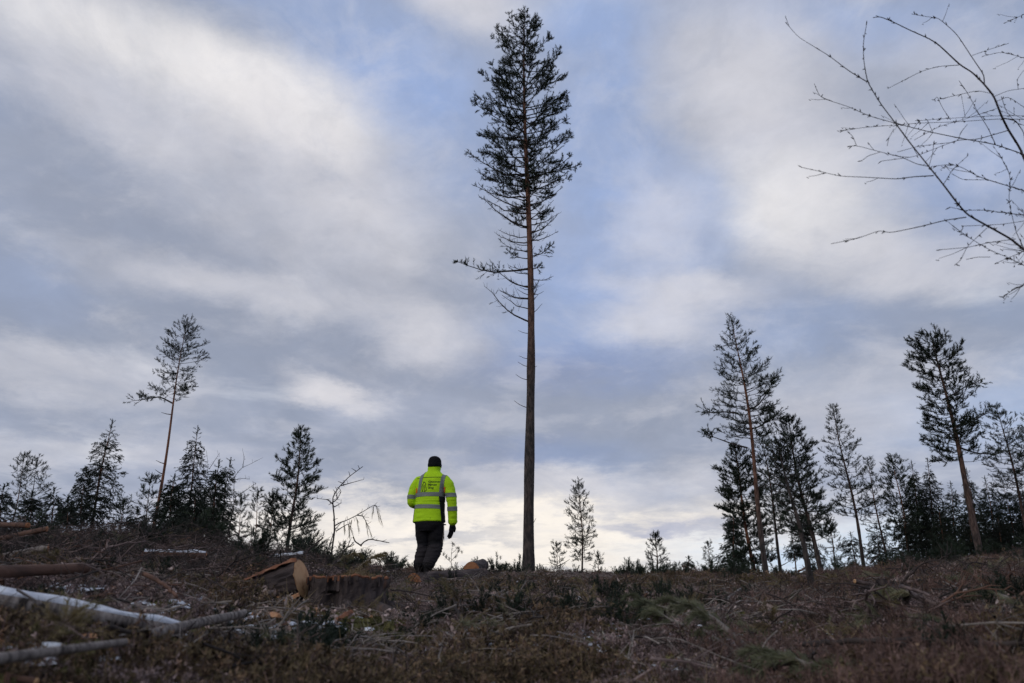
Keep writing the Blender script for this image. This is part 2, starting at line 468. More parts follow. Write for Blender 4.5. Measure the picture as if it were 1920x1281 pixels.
def build_ground():
    rr = np.concatenate([np.linspace(.25, 6, 70), np.linspace(6.1, 40, 190)[0:], np.geomspace(41, 6000, 50)])
    aa = np.concatenate([np.radians(np.linspace(-60, 60, 241)), np.radians(np.arange(64, 300, 4.0))])
    R, A = np.meshgrid(rr, aa, indexing='ij')
    X, Y = R * np.sin(A), R * np.cos(A)
    Z = ground(X, Y)
    n, k = R.shape
    idx = np.arange(n * k).reshape(n, k)
    Q = np.stack([idx[:-1], idx[1:], np.roll(idx[1:], -1, 1), np.roll(idx[:-1], -1, 1)], -1).reshape(-1, 4)
    V = np.stack([X, Y, Z], -1).reshape(-1, 3)
    V = np.concatenate([V, [[0, 0, float(ground(0, 0.01))]]])
    T = [(n * k, j, (j + 1) % k) for j in range(k)]
    # face winding: normals up
    o = mesh_obj('ground', mesh_from('ground', V, np.array(T)[:, ::-1], Q, [M['soil']], smooth=True))
    tag(o, 'uneven peaty clear-cut ground sloping up to a bare ridge', 'ground', kind='structure')
build_ground()

# ------------------------------------------------------------------ trees
def tuft_tris(P, D, n, slen, nl, nw, rng, spread=(.35, 1.0)):
    N = len(P)
    D = unit(D)[:, None, :]
    t = rng.random((N, n, 1)) ** .8
    r = rng.normal(size=(N, n, 3))
    perp = unit(r - (r * D).sum(-1, keepdims=True) * D)
    a = rng.uniform(*spread, (N, n, 1))
    d = D * np.cos(a) + perp * np.sin(a)
    base = P[:, None, :] + D * slen * (t - .35)
    w = unit(np.cross(d, rng.normal(size=(N, n, 3)))) * nw * .5
    L = nl * rng.uniform(.7, 1.2, (N, n, 1))
    return np.stack([base - w, base + w, base + d * L], 2).reshape(-1, 3)

def trunk_line(T, k, rng, wig=.012):
    t = np.linspace(0, 1, k)
    P = np.asarray(T)[None] * t[:, None]
    L = np.linalg.norm(T)
    ph = rng.uniform(0, 6.28, 4)
    P[:, 0] += L * wig * (np.sin(t * 5 + ph[0]) - math.sin(ph[0])) * t * (1 - t) * 2
    P[:, 1] += L * wig * (np.sin(t * 4 + ph[1]) - math.sin(ph[1])) * t * (1 - t) * 2
    return t, P

def on_line(t, tt, P):
    return np.array([np.interp(t, tt, P[:, i]) for i in range(3)])

def grow(kind, top_px, base_px, D, r_px, prof, dens=1.0, seed=1, dtop=0.0, needles=None, nscale=1.0, asym=0.0, gap_k=1.0):
    """returns dict of a tree in coordinates local to its base"""
    rng = np.random.default_rng(seed)
    rb = ray(*base_px)
    bx = rb[0] / rb[1] * D
    base = np.array([bx, D, float(ground(bx, D)) - .06])
    top = at(*top_px, D + dtop)
    T = top - base
    tt, P = trunk_line(T, 16, rng, .012 if np.linalg.norm(T) > 15 else .02)
    H = np.linalg.norm(T)
    pxm = depthF(base + T * .5) / FPX
    r0 = r_px * pxm * .86
    rad = r0 * ((1 - tt) ** .8 * .97 + .03) * (1 + .3 * np.exp(-tt * H / .4))
    ts_ = np.linspace(0, 1, 300)
    pp_ = base[None] + np.array([on_line(u, tt, P) for u in ts_])
    dep = pp_ @ CF
    rows = 640.5 - FPX * (pp_ @ CU) / dep
    def tw(y, w):
        i = int(np.argmin(np.abs(rows - y)))
        ww = w * dep[i] / FPX
        return max(.02, float(ts_[i]) - (.36 * ww / H if kind == 'pine' else 0)), ww
    pr = sorted(tw(y, w) for y, w in prof)
    pt_, pw_ = [a for a, _ in pr], [b for _, b in pr]
    wood, tuftP, tuftD, sideP, sideR = MB(), [], [], [], []
    limbs = []
    t = min(.985, pt_[-1]); tlow = pt_[0]
    spruce = kind == 'spruce'
    gap = (.125 if spruce else .235) * (.6 + .4 * min(1, H / 10)) * gap_k
    while t > tlow:
        n = (3 if t > .88 else int(rng.integers(5, 8))) if spruce else int(rng.integers(3, 5))
        a0 = rng.uniform(0, 6.28)
        f = (t - tlow) / max(1e-3, pt_[-1] - tlow)
        for j in range(n):
            az_ = a0 + j * 6.283 / n + rng.normal(0, .3)
            L = np.interp(t, pt_, pw_) * rng.uniform(.72, 1.12)
            L = L * .55 + .45 * L * (1 if not spruce else 1.05)
            L *= 1 + asym * math.cos(az_)
            if rng.random() < .12: L *= .6
            L = max(L, .1)
            if spruce:
                a1 = (.6 if f > .95 else .15 - .75 * (1 - f) ** .8) + rng.normal(0, .12); b1 = .35 - .1 * f
            else:
                a1 = .02 + .62 * f ** 1.6 + rng.normal(0, .17); b1 = .32 + rng.normal(0, .08)
            s = np.linspace(0, 1, 6)
            out = np.array([math.cos(az_), math.sin(az_), 0])
            sidev = np.array([-math.sin(az_), math.cos(az_), 0])
            o = on_line(t + rng.normal(0, .25) * gap / H, tt, P)
            sag = rng.normal(0, .10)
            B = o + L * (s[:, None] * out + (a1 * s + b1 * s ** 2 * (1 if not spruce else 1.0))[:, None] * np.array([0, 0, .8]) + (sag * s ** 2)[:, None] * sidev)
            br = max(.006, .011 * L + .003) * (r0 / .12) ** .3
            limbs.append((B, br * (1 - s * .8)))
            if spruce and t > .9 and L < .22:
                tuftP.append(B[3]); tuftD.append(out + [0, 0, .5]); continue
            ns = max(3, int(L / (.07 if spruce else .085)))
            for q in range(ns):
                ss = 1 - rng.random() ** 1.25 * (.95 if spruce else .66)
                p0 = on_line(ss, s, B)
                sg = 1 if q % 2 else -1
                tl = (.42 * L * (1 - ss) + .14) * rng.uniform(.6, 1.2)
                dv = unit(out * rng.uniform(.3, 1.0) + sidev * sg * rng.uniform(.3, 1.0) + np.array([0, 0, (-.30 if spruce else .20 + .4 * f) + rng.normal(0, .25)]) + rng.normal(0, .18 if spruce else .32, 3))
                m = max(1, int(tl / (.06 if spruce else .07)))
                bend = np.array([0, 0, -.25 if spruce else .3])
                sideP.append(np.stack([p0, p0 + dv * tl * .5, p0 + dv * tl + bend * tl * .35])); sideR.append((.005, .004, .0025))
                for w in range(m + 1):
                    if rng.random() > dens: continue
                    u = (w + rng.uniform(.3, .9)) / (m + 1) if m else 1
                    tuftP.append(p0 + dv * tl * u + bend * tl * .35 * u * u)
                    tuftD.append(dv + bend * u * 1.2 + np.array([0, 0, -.1 if spruce else .45]) + rng.normal(0, .4, 3))
            tuftP.append(B[-1]); tuftD.append(B[-1] - B[-2] + rng.normal(0, .02, 3))
        t -= gap * rng.uniform(.7, 1.3) / H
    # leader shoot
    for u in 1 - np.linspace(0, min(.07, .5 / H), 6):
        for _ in range(2):
            tuftP.append(on_line(u, tt, P)); tuftD.append(T / H + rng.normal(0, .15, 3))
    nn = needles or (14 if spruce else (20 if dens > .8 else 14))
    tp = tuft_tris(np.array(tuftP), np.array(tuftD), nn, (.10 if spruce else .12) * nscale, (.048 if spruce else .075) * nscale, (.012 if spruce else .010) * nscale, rng, (.25, 1.05))
    return dict(base=base, T=T, H=H, tt=tt, P=P, rad=rad, limbs=limbs, sideP=np.array(sideP), sideR=np.array(sideR), tufts=tp, pxm=pxm, r0=r0, rng=rng)

def add_trunk(mb, g, orange, ns=8, stubs=0):
    up = np.clip((g['tt'] - orange[0]) / max(.01, orange[1] - orange[0]), 0, 1) * orange[2]
    tt2 = np.concatenate([[0, .004, .009, .015, .022], np.linspace(.032, 1, 30)])
    P2 = np.array([on_line(t, g['tt'], g['P']) for t in tt2])
    R2 = g['r0'] * ((1 - tt2) ** .8 * .97 + .03) * (1 + .42 * np.exp(-tt2 * g['H'] / .22)) * (1 + .05 * np.random.default_rng(5).normal(size=35) * (g['H'] > 4))
    mb.tube(P2, R2, ns, a=np.interp(tt2, g['tt'], up))
    rng = g['rng']
    for _ in range(stubs):
        t = rng.uniform(.12, .6)
        o = on_line(t, g['tt'], g['P']); a = rng.uniform(0, 6.28)
        L = rng.uniform(.15, .6)
        d = np.array([math.cos(a), math.sin(a), rng.uniform(-.1, .5)])
        mb.tube([o, o + d * L * .5, o + d * L + np.array([0, 0, .04])], [.02, .014, .006], 4, a=.1)

NT_ = [0]; NTRI = [0]
def tree(kind, label, top, base, D, r_px, prof, dens=1.0, orange=(.35, .6, .8), stubs=4, group=None, **kw):
    NT_[0] += 1
    g = grow(kind, top, base, D, r_px, prof, dens, seed=100 + NT_[0], **kw)
    name = 'spruce_tree' if kind == 'spruce' else 'pine_tree'
    root = empty(name, g['base'], label, 'tree', group)
    mb = MB()
    add_trunk(mb, g, orange, stubs=stubs)
    mb.build('trunk', [M['bark']], root, True, 'up')
    lb = MB()
    LP = np.array([b for b, _ in g['limbs']]); LR = np.array([r for _, r in g['limbs']])
    lb.add(*(lambda v: (v[0], None, v[1]))(tubes(LP, LR, 4)))
    lb.add(*(lambda v: (v[0], None, v[1]))(tubes(g['sideP'], g['sideR'], 3)), a=0)
    lb.tris(g['tufts'], 1)
    NTRI[0] += len(g['tufts']) // 3 + len(g['sideP']) * 12
    lb.build('crown', [M['twig_dark'], M['needle_spruce' if kind == 'spruce' else 'needle']], root)
    return root, g

# ---- the tall lone pine in the middle
def lone_pine():
    prof = [(390, 42), (345, 66), (322, 84), (290, 98), (250, 78), (205, 102), (160, 78), (125, 68), (90, 56), (60, 38), (40, 20), (24, 5)]
    g = grow('pine', (983, 22), (991, 1066), 22.0, 11.0, prof, .9, seed=41, needles=20, nscale=1.12)
    root = empty('pine_tree', g['base'], 'very tall lone pine left standing on the bare ridge, orange upper trunk', 'tree')
    mb = MB(); add_trunk(mb, g, (.24, .6, .75), ns=14)
    mb.build('trunk', [M['bark']], root, True, 'up')
    rng = np.random.default_rng(5)
    cr = MB()
    cr.add(*(lambda v: (v[0], None, v[1]))(tubes(g['sideP'], g['sideR'], 3)))
    cr.tris(g['tufts'], 1)
    def limb(B, R, twigs=()):
        b = MB(); b.tube(B, R, 5)
        for q in twigs: b.tube(q, np.linspace(.008, .0035, len(q)), 3)
        b.build('branch', [M['twig_dark']], root)
    for B, R in g['limbs']: limb(B, R)
    base = g['base']
    H = g['H']
    def tline(py):
        t = (1066 - py) / (1066 - 15)
        # height fraction under perspective: find the trunk point whose picture row is py
        ts = np.linspace(0, 1, 400)
        pts = base[None] + np.array([on_line(u, g['tt'], g['P']) for u in ts])
        rows = 640.5 - FPX * (pts @ CU) / (pts @ CF)
        return on_line(float(ts[np.argmin(np.abs(rows - py))]), g['tt'], g['P'])
    # (row on trunk, tip x, tip y, tufts 0..1, depth offset)
    sp = [(503, 853, 490, 1, -.5), (481, 1036, 459, 1, .4), (503, 1017, 496, .8, -.6), (485, 949, 468, .8, .5), (540, 920, 498, 0, .4), (524, 1038, 518, 0, -.3),
          (559, 936, 544, 0, -.5), (562, 937, 545, 0, .2), (581, 941, 553, 0, -.2), (604, 908, 535, .12, .3), (555, 1009, 534, 0, .3), (588, 1000, 581, 0, .2),
          (623, 972, 620, 0, .1), (672, 973, 667, 0, 0), (688, 971, 679, 0, .1), (690, 1007, 686, 0, -.1), (712, 967, 702, 0, .1), (763, 964, 751, 0, -.2), (990, 1005, 972, 0, .1),
          (372, 883, 346, .5, .3), (428, 897, 365, .08, -.4), (385, 1056, 350, .12, .4), (392, 897, 345, .08, .6), (413, 1038, 375, .12, -.5), (440, 1022, 398, .9, .5),
          (430, 960, 402, .9, .8), (455, 930, 438, 0, .6), (452, 1018, 430, .3, -.7), (400, 905, 372, .1, .7), (360, 1066, 320, .3, -.5), (350, 890, 318, .35, -.7),
          (410, 1030, 395, .6, .8), (465, 1000, 440, .4, .6), (470, 940, 455, .1, -.7), (350, 1050, 345, .3, .9), (375, 930, 352, .2, -1.0), (395, 1020, 372, .2, 1.0), (335, 1072, 292, .8, .3), (330, 876, 285, .8, .4)]
    for k in range(34):      # fine dead side branches below the live crown
        row = rng.uniform(325, 590); sg = 1 if k % 2 else -1
        ln = rng.uniform(14, 62) * (1 if row < 470 else .6)
        cx_ = 983 + (row - 15) * .0078
        sp.append((row, cx_ + sg * ln, row - rng.uniform(.1, .75) * ln, .12 if row < 420 else 0, rng.normal(0, .7)))
    tp, td = [], []
    for row, x, y, tf, dd in sp:
        o = tline(row)
        tip = at(x, y, 22.0 + o[1] + dd) - base
        s = np.linspace(0, 1, 7)
        L = np.linalg.norm(tip - o)
        B = o + (tip - o) * s[:, None]
        B[:, 2] += -.10 * L * np.sin(s * math.pi) + rng.normal(0, .012, 7) * L * (s > .1)
        B[:, 0] += rng.normal(0, .012, 7) * L * (s > .1) * (s < 1)
        tw = []
        dirv_ = unit(tip - o)
        for q in range(int(4 + L * 10 * (.6 + .5 * tf))):
            ss = rng.uniform(.35, 1)
            p0 = on_line(ss, s, B)
            dv = unit(dirv_ * rng.uniform(.4, 1) + rng.normal(0, .6, 3) + np.array([0, 0, .25]))
            tl = rng.uniform(.1, .45) * (1.25 - ss) * min(1.3, L)
            if L < .6: break
            tw.append(np.array([p0, p0 + dv * tl * .5, p0 + dv * tl + np.array([0, 0, .05])]))
            for u in (.4, .7, 1.0):
                if rng.random() < tf * .85:
                    tp.append(tw[-1][0] + dv * tl * u); td.append(dv + rng.normal(0, .3, 3) + np.array([0, 0, .3]))
        limb(B, np.linspace(max(.012, .013 * L + .008), .006, 7), tw)
    cr.tris(tuft_tris(np.array(tp), np.array(td), 9, .14, .095, .018, rng, (.25, .9)), 1)
    cr.build('crown', [M['twig_dark'], M['needle']], root)
lone_pine()

cone = lambda y0, y1, w, k=.12: [(y1, w), (y1 - (y1 - y0) * .35, w * .82), (y1 - (y1 - y0) * .7, w * .42), (y0 + (y1 - y0) * .13, w * k), (y0 + (y1 - y0) * .03, 1.5)]
# ---- left side
tree('pine', 'leaning slender pine with bare reddish trunk on the left skyline', (352, 600), (288, 985), 27, 4.2,
     [(745, 14), (720, 40), (700, 32), (670, 44), (640, 42), (615, 22), (601, 6)], .78, (.0, .3, .9), 8, gap_k=.75)
tree('spruce', 'open ragged spruce left of the leaning slender pine', (211, 790), (170, 1000), 20, 3.4, cone(790, 975, 50), .75, gap_k=1.35)
tree('spruce', 'small ragged spruce leaning against the open ragged spruce', (162, 880), (155, 1005), 19, 2, cone(880, 980, 26), .7, gap_k=1.25)
tree('pine', 'thin wispy pine at the far left edge with a narrow top', (45, 856), (18, 1000), 22, 2, [(960, 24), (900, 18), (870, 9), (857, 3)], .5)
tree('pine', 'round-topped young pine next to the wispy one at far left', (70, 863), (45, 1000), 21.5, 2, [(960, 22), (910, 27), (880, 20), (864, 6)], .55, (1, 2, 0))
tree('spruce', 'dark low spruce cut by the left edge of the picture', (8, 912), (-5, 1000), 19, 2, cone(912, 985, 30), .8)
tree('spruce', 'stunted dark spruce with bent top above the red log ends', (101, 918), (98, 1010), 17, 2, cone(918, 990, 26), .7, gap_k=1.1)
tree('spruce', 'dark bushy spruce low between two taller ragged ones', (128, 935), (125, 1010), 16, 2, cone(935, 1000, 24), .8)
tree('spruce', 'low dense spruce in front of the wispy pines at left', (60, 925), (55, 1010), 17, 2, cone(925, 1000, 36), .9)
tree('spruce', 'tall thin-topped spruce rising from the dark clump at left', (371, 803), (346, 1010), 21, 3, [(1000, 48), (940, 42), (900, 26), (850, 15), (820, 6), (804, 2)], .85, gap_k=1.2)
tree('spruce', 'broad dark spruce at the left of the dark clump', (328, 893), (318, 1015), 20, 3, cone(893, 1010, 42, .3), 1.0, needles=16)
tree('spruce', 'dark pointed spruce in the middle of the dark clump', (411, 866), (395, 1015), 20.5, 3, cone(866, 1012, 38), 1.0, needles=16)
tree('spruce', 'sparse thin spruce at the right edge of the dark clump', (433, 862), (413, 1015), 21.5, 2.2, cone(862, 985, 30), .6, gap_k=1.25)
tree('spruce', 'short dark spruce filling the foot of the dark clump', (366, 925), (362, 1020), 18, 2.5, cone(925, 1018, 46, .3), 1.0, needles=16)
tree('pine', 'conical young pine standing alone left of the walking person', (564, 806), (537, 1040), 21, 4.2,
     [(1000, 52), (960, 54), (920, 48), (880, 36), (845, 22), (820, 9), (807, 3)], .9, (.1, .6, .4), gap_k=.62)
tree('pine', 'feathery little pine beside the trunk of the leaning pine', (283, 897), (272, 1010), 17, 1.6, [(995, 20), (945, 15), (915, 8), (898, 3)], .5)
tree('pine', 'slim little pine left of the feathery one', (232, 942), (222, 1015), 17, 1.5, [(1000, 14), (965, 10), (943, 3)], .55)
tree('spruce', 'tiny round spruce at the foot of the feathery little pine', (258, 957), (255, 1018), 15.5, 2, cone(957, 1012, 18, .4), 1.0)
tree('pine', 'sparse sapling pine just right of the dark clump', (452, 936), (446, 1030), 19, 1.6, [(1015, 17), (970, 13), (937, 3)], .5)
tree('pine', 'middle one of three sapling pines beside the conical young pine', (484, 924), (474, 1035), 20, 1.7, [(1020, 19), (970, 15), (925, 4)], .55)
tree('pine', 'sapling pine touching the lower branches of the conical young pine', (512, 932), (503, 1038), 20.5, 1.7, [(1025, 19), (975, 16), (933, 4)], .55)
# ---- middle
tree('pine', 'slender small pine on the ridge right of the lone trunk', (1084, 905), (1091, 1068), 30, 2.5,
     [(1045, 20), (1015, 32), (990, 26), (950, 22), (925, 12), (906, 3)], .75, (.2, .6, .6), 3, asym=-.12, gap_k=.7)
tree('pine', 'tiny pine on the ridge between the lone trunk and the slender pine', (1043, 1022), (1044, 1068), 26, 1.4, [(1064, 14), (1045, 11), (1023, 3)], .6)
tree('pine', 'short bushy pine alone on the middle of the ridge', (1229, 1003), (1231, 1070), 28, 2.4, cone(1003, 1062, 25, .2), .75, gap_k=.7)
tree('pine', 'little pale pine at the foot of the right-hand stand', (1327, 1018), (1331, 1080), 33, 1.6, cone(1018, 1072, 17), .5)
tree('spruce', 'low tuft of spruce on the ridge right of the bushy pine', (1291, 1046), (1291, 1080), 24.5, 1.5, cone(1046, 1078, 12, .4), .8)
tree('pine', 'knee-high pine seedling on the ridge right of the slender pine', (1122, 1046), (1122, 1075), 25, 1.2, cone(1046, 1072, 9, .4), .6)
# ---- right-hand stand
tree('pine', 'tall pine with open crown and orange trunk at the left of the stand', (1371, 597), (1437, 1078), 24, 6.2,
     [(812, 55), (790, 62), (765, 58), (735, 66), (700, 54), (675, 42), (640, 30), (612, 14), (598, 5)], .8, (.15, .5, .8), 5, nscale=1.05, gap_k=.75)
tree('pine', 'dark dense pine with orange lower trunk left of the tall open pine', (1377, 838), (1417, 1080), 26, 5,
     [(1050, 38), (1000, 44), (940, 46), (890, 38), (860, 20), (839, 5)], 1.0, (.0, .2, .9), 2, nscale=1.15, gap_k=.6)
tree('spruce', 'short black spruce under the dark dense pine', (1374, 960), (1378, 1082), 24.5, 3, cone(960, 1074, 30, .3), 1.0)
tree('pine', 'thin-crowned pine behind the tall open pine', (1428, 816), (1465, 1078), 29, 4,
     [(1000, 22), (950, 28), (900, 28), (850, 22), (817, 4)], .85, (.3, .6, .3), 4, gap_k=.75)
tree('pine', 'dense dark pine with layered crown right of the tall open pine', (1479, 786), (1541, 1075), 25, 6,
     [(1000, 40), (950, 46), (900, 44), (850, 36), (815, 30), (787, 6)], .95, (.2, .5, .2), 3, nscale=1.1, gap_k=.62)
tree('pine', 'stout dark pine standing nearest in front of the right-hand stand', (1460, 838), (1524, 1102), 8.6, 7.0,
     [(1005, 38), (960, 44), (910, 38), (865, 26), (840, 6)], .9, (2, 3, 0), 0, nscale=.5, gap_k=.6)
tree('pine', 'tall slim pine with feathery crown in the middle of the stand', (1562, 762), (1619, 1062), 27, 4.2,
     [(960, 34), (930, 44), (890, 40), (850, 36), (810, 20), (763, 4)], .78, (.2, .5, .3), 5, gap_k=.75)
tree('pine', 'small pine between the stout dark pine and the feathery one', (1552, 968), (1568, 1072), 28, 2.4, cone(968, 1060, 30), .7)
tree('pine', 'narrow spindly pine right of the feathery one', (1627, 861), (1666, 1058), 28, 3, [(990, 26), (950, 28), (910, 18), (880, 8), (862, 3)], .65, gap_k=.75)
tree('pine', 'bushy-topped pine right of the spindly one', (1672, 860), (1702, 1052), 27, 3.4, [(1000, 34), (950, 34), (900, 28), (875, 20), (861, 5)], .9, gap_k=.7)
tree('spruce', 'dark spruce with thin tip left of the big leaning pine', (1709, 866), (1729, 1052), 29, 3, cone(866, 1040, 36), .95)
tree('spruce', 'broad black spruce behind the trunk of the big leaning pine', (1739, 862), (1757, 1050), 30, 3, cone(862, 1040, 38), .95)
tree('pine', 'big leaning pine with layered crown and thick bare lower trunk', (1745, 627), (1838, 1042), 23, 8,
     [(850, 44), (800, 50), (760, 42), (720, 48), (680, 52), (650, 40), (628, 14)], .85, (.0, .5, .32), 4, nscale=1.15, asym=-.18, gap_k=.68)
tree('pine', 'open pine near the right edge of the picture', (1868, 765), (1935, 1040), 25, 4.5,
     [(930, 40), (890, 44), (850, 38), (810, 28), (766, 6)], .8, (.2, .5, .3), 5, gap_k=.75)
tree('pine', 'pine cut by the right edge of the picture, only branches showing', (1935, 770), (1990, 1040), 24, 4.5, [(950, 44), (880, 46), (820, 36), (771, 6)], .7)
for i, (tx, ty, bx, D, w, lab) in enumerate((
    (1782, 905, 1795, 29, 36, 'dense young spruce just left of the thick bare lower trunk'),
    (1812, 880, 1832, 31, 34, 'dense young spruce directly behind the thick bare lower trunk'),
    (1846, 895, 1862, 29, 38, 'dense young spruce just right of the thick bare lower trunk'),
    (1880, 905, 1898, 28, 40, 'dark spruce below the open pine near the right edge'),
    (1915, 900, 1935, 28, 40, 'dark spruce at the very right edge below the cut-off pine'),
    (1690, 955, 1700, 26, 30, 'low spruce at the foot of the bushy-topped pine'),
    (1760, 950, 1770, 26, 34, 'low spruce at the foot of the broad black spruce'),
    (1643, 985, 1650, 30, 26, 'low spruce at the foot of the spindly pine'),
    (1815, 965, 1818, 27, 32, 'lowest spruce left of the base of the big leaning pine'),
    (1870, 965, 1880, 26, 36, 'lowest spruce right of the base of the big leaning pine'),
    (1595, 1000, 1600, 31, 22, 'low spruce behind the trunk of the feathery pine'),
    (1485, 1010, 1490, 31, 22, 'low spruce seen between two trunks of the stand'),
    (1500, 945, 1512, 33, 26, 'thin spruce seen behind the stout dark pine'))):
    tree('spruce', lab, (tx, ty), (bx, 1050), D, 2.6, cone(ty, 1042, w), .8, gap_k=.95, group='young spruces under the right-hand stand')

def side_branch(tree_label, pts, D, tf, seed):
    """a long living side branch on a tree that is already there"""
    root = next(o for o in COL.objects if o.get('label') == tree_label)
    rng = np.random.default_rng(seed)
    P = np.array([at(x, y, D + k * .12) for k, (x, y) in enumerate(pts)]) - np.array(root.location)
    s = np.linspace(0, 1, 9); tt = np.linspace(0, 1, len(P))
    B = np.array([on_line(u, tt, P) for u in s])
    b = MB(); b.tube(B, np.linspace(.035, .008, 9), 5)
    tp, td = [], []
    L = np.linalg.norm(B[-1] - B[0])
    for q in range(int(L * 16)):
        ss = rng.uniform(tf, 1); p0 = on_line(ss, s, B)
        dv = unit(unit(B[-1] - B[0]) * .6 + rng.normal(0, .6, 3) + np.array([0, 0, .35])); tl = rng.uniform(.1, .45)
        b.tube([p0, p0 + dv * tl], [.006, .003], 3)
        for u in (.35, .6, .85, 1.0): tp.append(p0 + dv * tl * u); td.append(dv + rng.normal(0, .3, 3))
    b.tris(tuft_tris(np.array(tp), np.array(td), 8, .13, .09, .017, rng, (.25, .9)), 1)
    b.build('branch', [M['twig_dark'], M['needle']], root)
BIG = 'big leaning pine with layered crown and thick bare lower trunk'
OPEN = 'tall pine with open crown and orange trunk at the left of the stand'
side_branch(BIG, [(1768, 750), (1790, 738), (1815, 722), (1841, 717)], 23, .55, 1)
side_branch(BIG, [(1792, 800), (1820, 792), (1840, 780), (1858, 772)], 23, .35, 2)
side_branch(BIG, [(1800, 840), (1830, 850), (1860, 852), (1880, 846)], 23, .3, 3)
side_branch(OPEN, [(1401, 805), (1420, 802), (1440, 790), (1458, 778)], 24, .5, 4)
side_branch(OPEN, [(1402, 840), (1375, 833), (1345, 822), (1325, 815)], 24, .75, 5)
side_branch(OPEN, [(1398, 770), (1420, 762), (1440, 735), (1448, 716)], 24, .4, 6)
side_branch(OPEN, [(1385, 775), (1360, 772), (1335, 775), (1318, 768)], 24, .35, 7)
side_branch('leaning slender pine with bare reddish trunk on the left skyline', [(325, 757), (300, 744), (275, 748), (248, 752)], 27, .35, 8)

print('tree tris', NTRI)

# ------------------------------------------------------------------ logs, stumps and cut wood
def frame_to(p0, p1):
    d = Vector(p1) - Vector(p0)
    q = d.to_track_quat('Z', 'Y')
    return Matrix.Translation(Vector(p0)) @ q.to_matrix().to_4x4(), d.length

def log(name, label, cat, p0, p1, r0, r1, bark, wood, snow=False, plates=.06, bend=0.0, ends=(True, True), nl=26, nu=28, group=None, oval=0.0, cut_tilt=0.0, seed=0):
    """p0 is the end that faces the viewer; local Z runs p0 -> p1"""
    m, L = frame_to(p0, p1)
    root = empty(name, (0, 0, 0), label, cat, group)
    root.matrix_world = m
    rng = np.random.default_rng(seed + 11)
    zz = np.linspace(0, 1, nl)
    aa = np.arange(nu) * 2 * math.pi / nu
    ph = rng.uniform(0, 50)
    Vs = []
    for z in zz:
        cx = bend * math.sin(z * math.pi)
        r = r0 + (r1 - r0) * z
        for a in aa:
            n = mnoise.noise(Vector((math.cos(a) * 3.2 + ph, math.sin(a) * 3.2, z * L * 4.5 / max(.4, L) * 1.2)))
            n2 = mnoise.noise(Vector((math.cos(a) * 8 + ph, math.sin(a) * 8, z * L * 7)))
            rr = r * (1 + plates * (abs(n) * 2.2 - .6) + plates * .5 * n2)
            tz = cut_tilt * math.cos(a) * r0 * (1 - z) ** 6
            Vs.append((cx + rr * math.cos(a) * (1 + oval), rr * math.sin(a) * (1 - oval), z * L + tz))
    Vs = np.array(Vs)
    idx = np.arange(nl * nu).reshape(nl, nu)
    Q = np.stack([idx[:-1], np.roll(idx[:-1], -1, 1), np.roll(idx[1:], -1, 1), idx[1:]], -1).reshape(-1, 4)
    mesh_obj('bark', mesh_from('bark', Vs, None, Q, [bark], smooth=plates < .05), root)
    for e, on in ((0, ends[0]), (-1, ends[1])):
        if not on: continue
        rr_ = r0 if e == 0 else r1
        ring = np.array([((bend * 0) + rr_ * .97 * (1 + oval) * (1 + .035 * mnoise.noise(Vector((math.cos(a) * 1.5 + ph, math.sin(a) * 1.5, e)))) * math.cos(a), rr_ * .97 * (1 - oval) * (1 + .035 * mnoise.noise(Vector((math.cos(a) * 1.5 + ph, math.sin(a) * 1.5, e)))) * math.sin(a), Vs[idx[e]][i][2]) for i, a in enumerate(aa)])
        c = ring.mean(0) + np.array([0, 0, -.004 if e == 0 else .004])
        mid = c + (ring - c) * .55 + np.array([0, 0, -.006 if e == 0 else .006])
        V = np.concatenate([[c], mid, ring + np.array([0, 0, -.003 if e == 0 else .003]), Vs[idx[e]] * np.array([.97, .97, 1])])
        T = [(0, 1 + (i + 1) % nu, 1 + i) if e == 0 else (0, 1 + i, 1 + (i + 1) % nu) for i in range(nu)]
        Qe = []
        for k in range(2):
            a0 = 1 + k * nu
            for i in range(nu):
                q = (a0 + i, a0 + (i + 1) % nu, a0 + nu + (i + 1) % nu, a0 + nu + i)
                Qe.append(q if e == 0 else q[::-1])
        mesh_obj('cut_end', mesh_from('cut_end', V, T, Qe, [wood]), root)
    if snow:
        up = np.array(m.to_3x3().inverted() @ Vector((0, 0, 1)))
        a0 = math.atan2(up[1], up[0])
        k = 9; nz = 40
        G = []
        for z in np.linspace(.01, .99, nz):
            cx = bend * math.sin(z * math.pi); r = r0 + (r1 - r0) * z
            wdt = (1.0 + .28 * float(vnoise(z * L * 5 + ph, 1.0))) * (.95 if snow is True else snow)
            for j in range(k):
                u = j / (k - 1) * 2 - 1
                a = a0 + u * wdt
                hgt = r * 1.03 + .020 * (1 - abs(u) ** 2.5) * (1 + .5 * float(vnoise(z * L * 9, u * 2 + ph))) - .006
                G.append((cx + hgt * math.cos(a) * (1 + oval), hgt * math.sin(a) * (1 - oval), z * L))
        gi = np.arange(nz * k).reshape(nz, k)
        Qs = np.stack([gi[:-1, :-1], gi[:-1, 1:], gi[1:, 1:], gi[1:, :-1]], -1).reshape(-1, 4)
        mesh_obj('snow_cover', mesh_from('snow_cover', G, None, Qs, [M['snow']], smooth=True), root)
    return root

def V3(p, dz=0.0): return (p[0], p[1], p[2] + dz)

# big sawn butt log leaning beside the stump
p0 = at(566, 1086, 5.1); p1 = at(440, 1124, 5.16)
log('log', 'thick plated pine log end with pale sawn face beside the stump', 'log', p0, p1, .132, .105, M['bark_log'], M['wood'], plates=.10, nl=40, nu=44, cut_tilt=.0, ends=(True, False), seed=1)
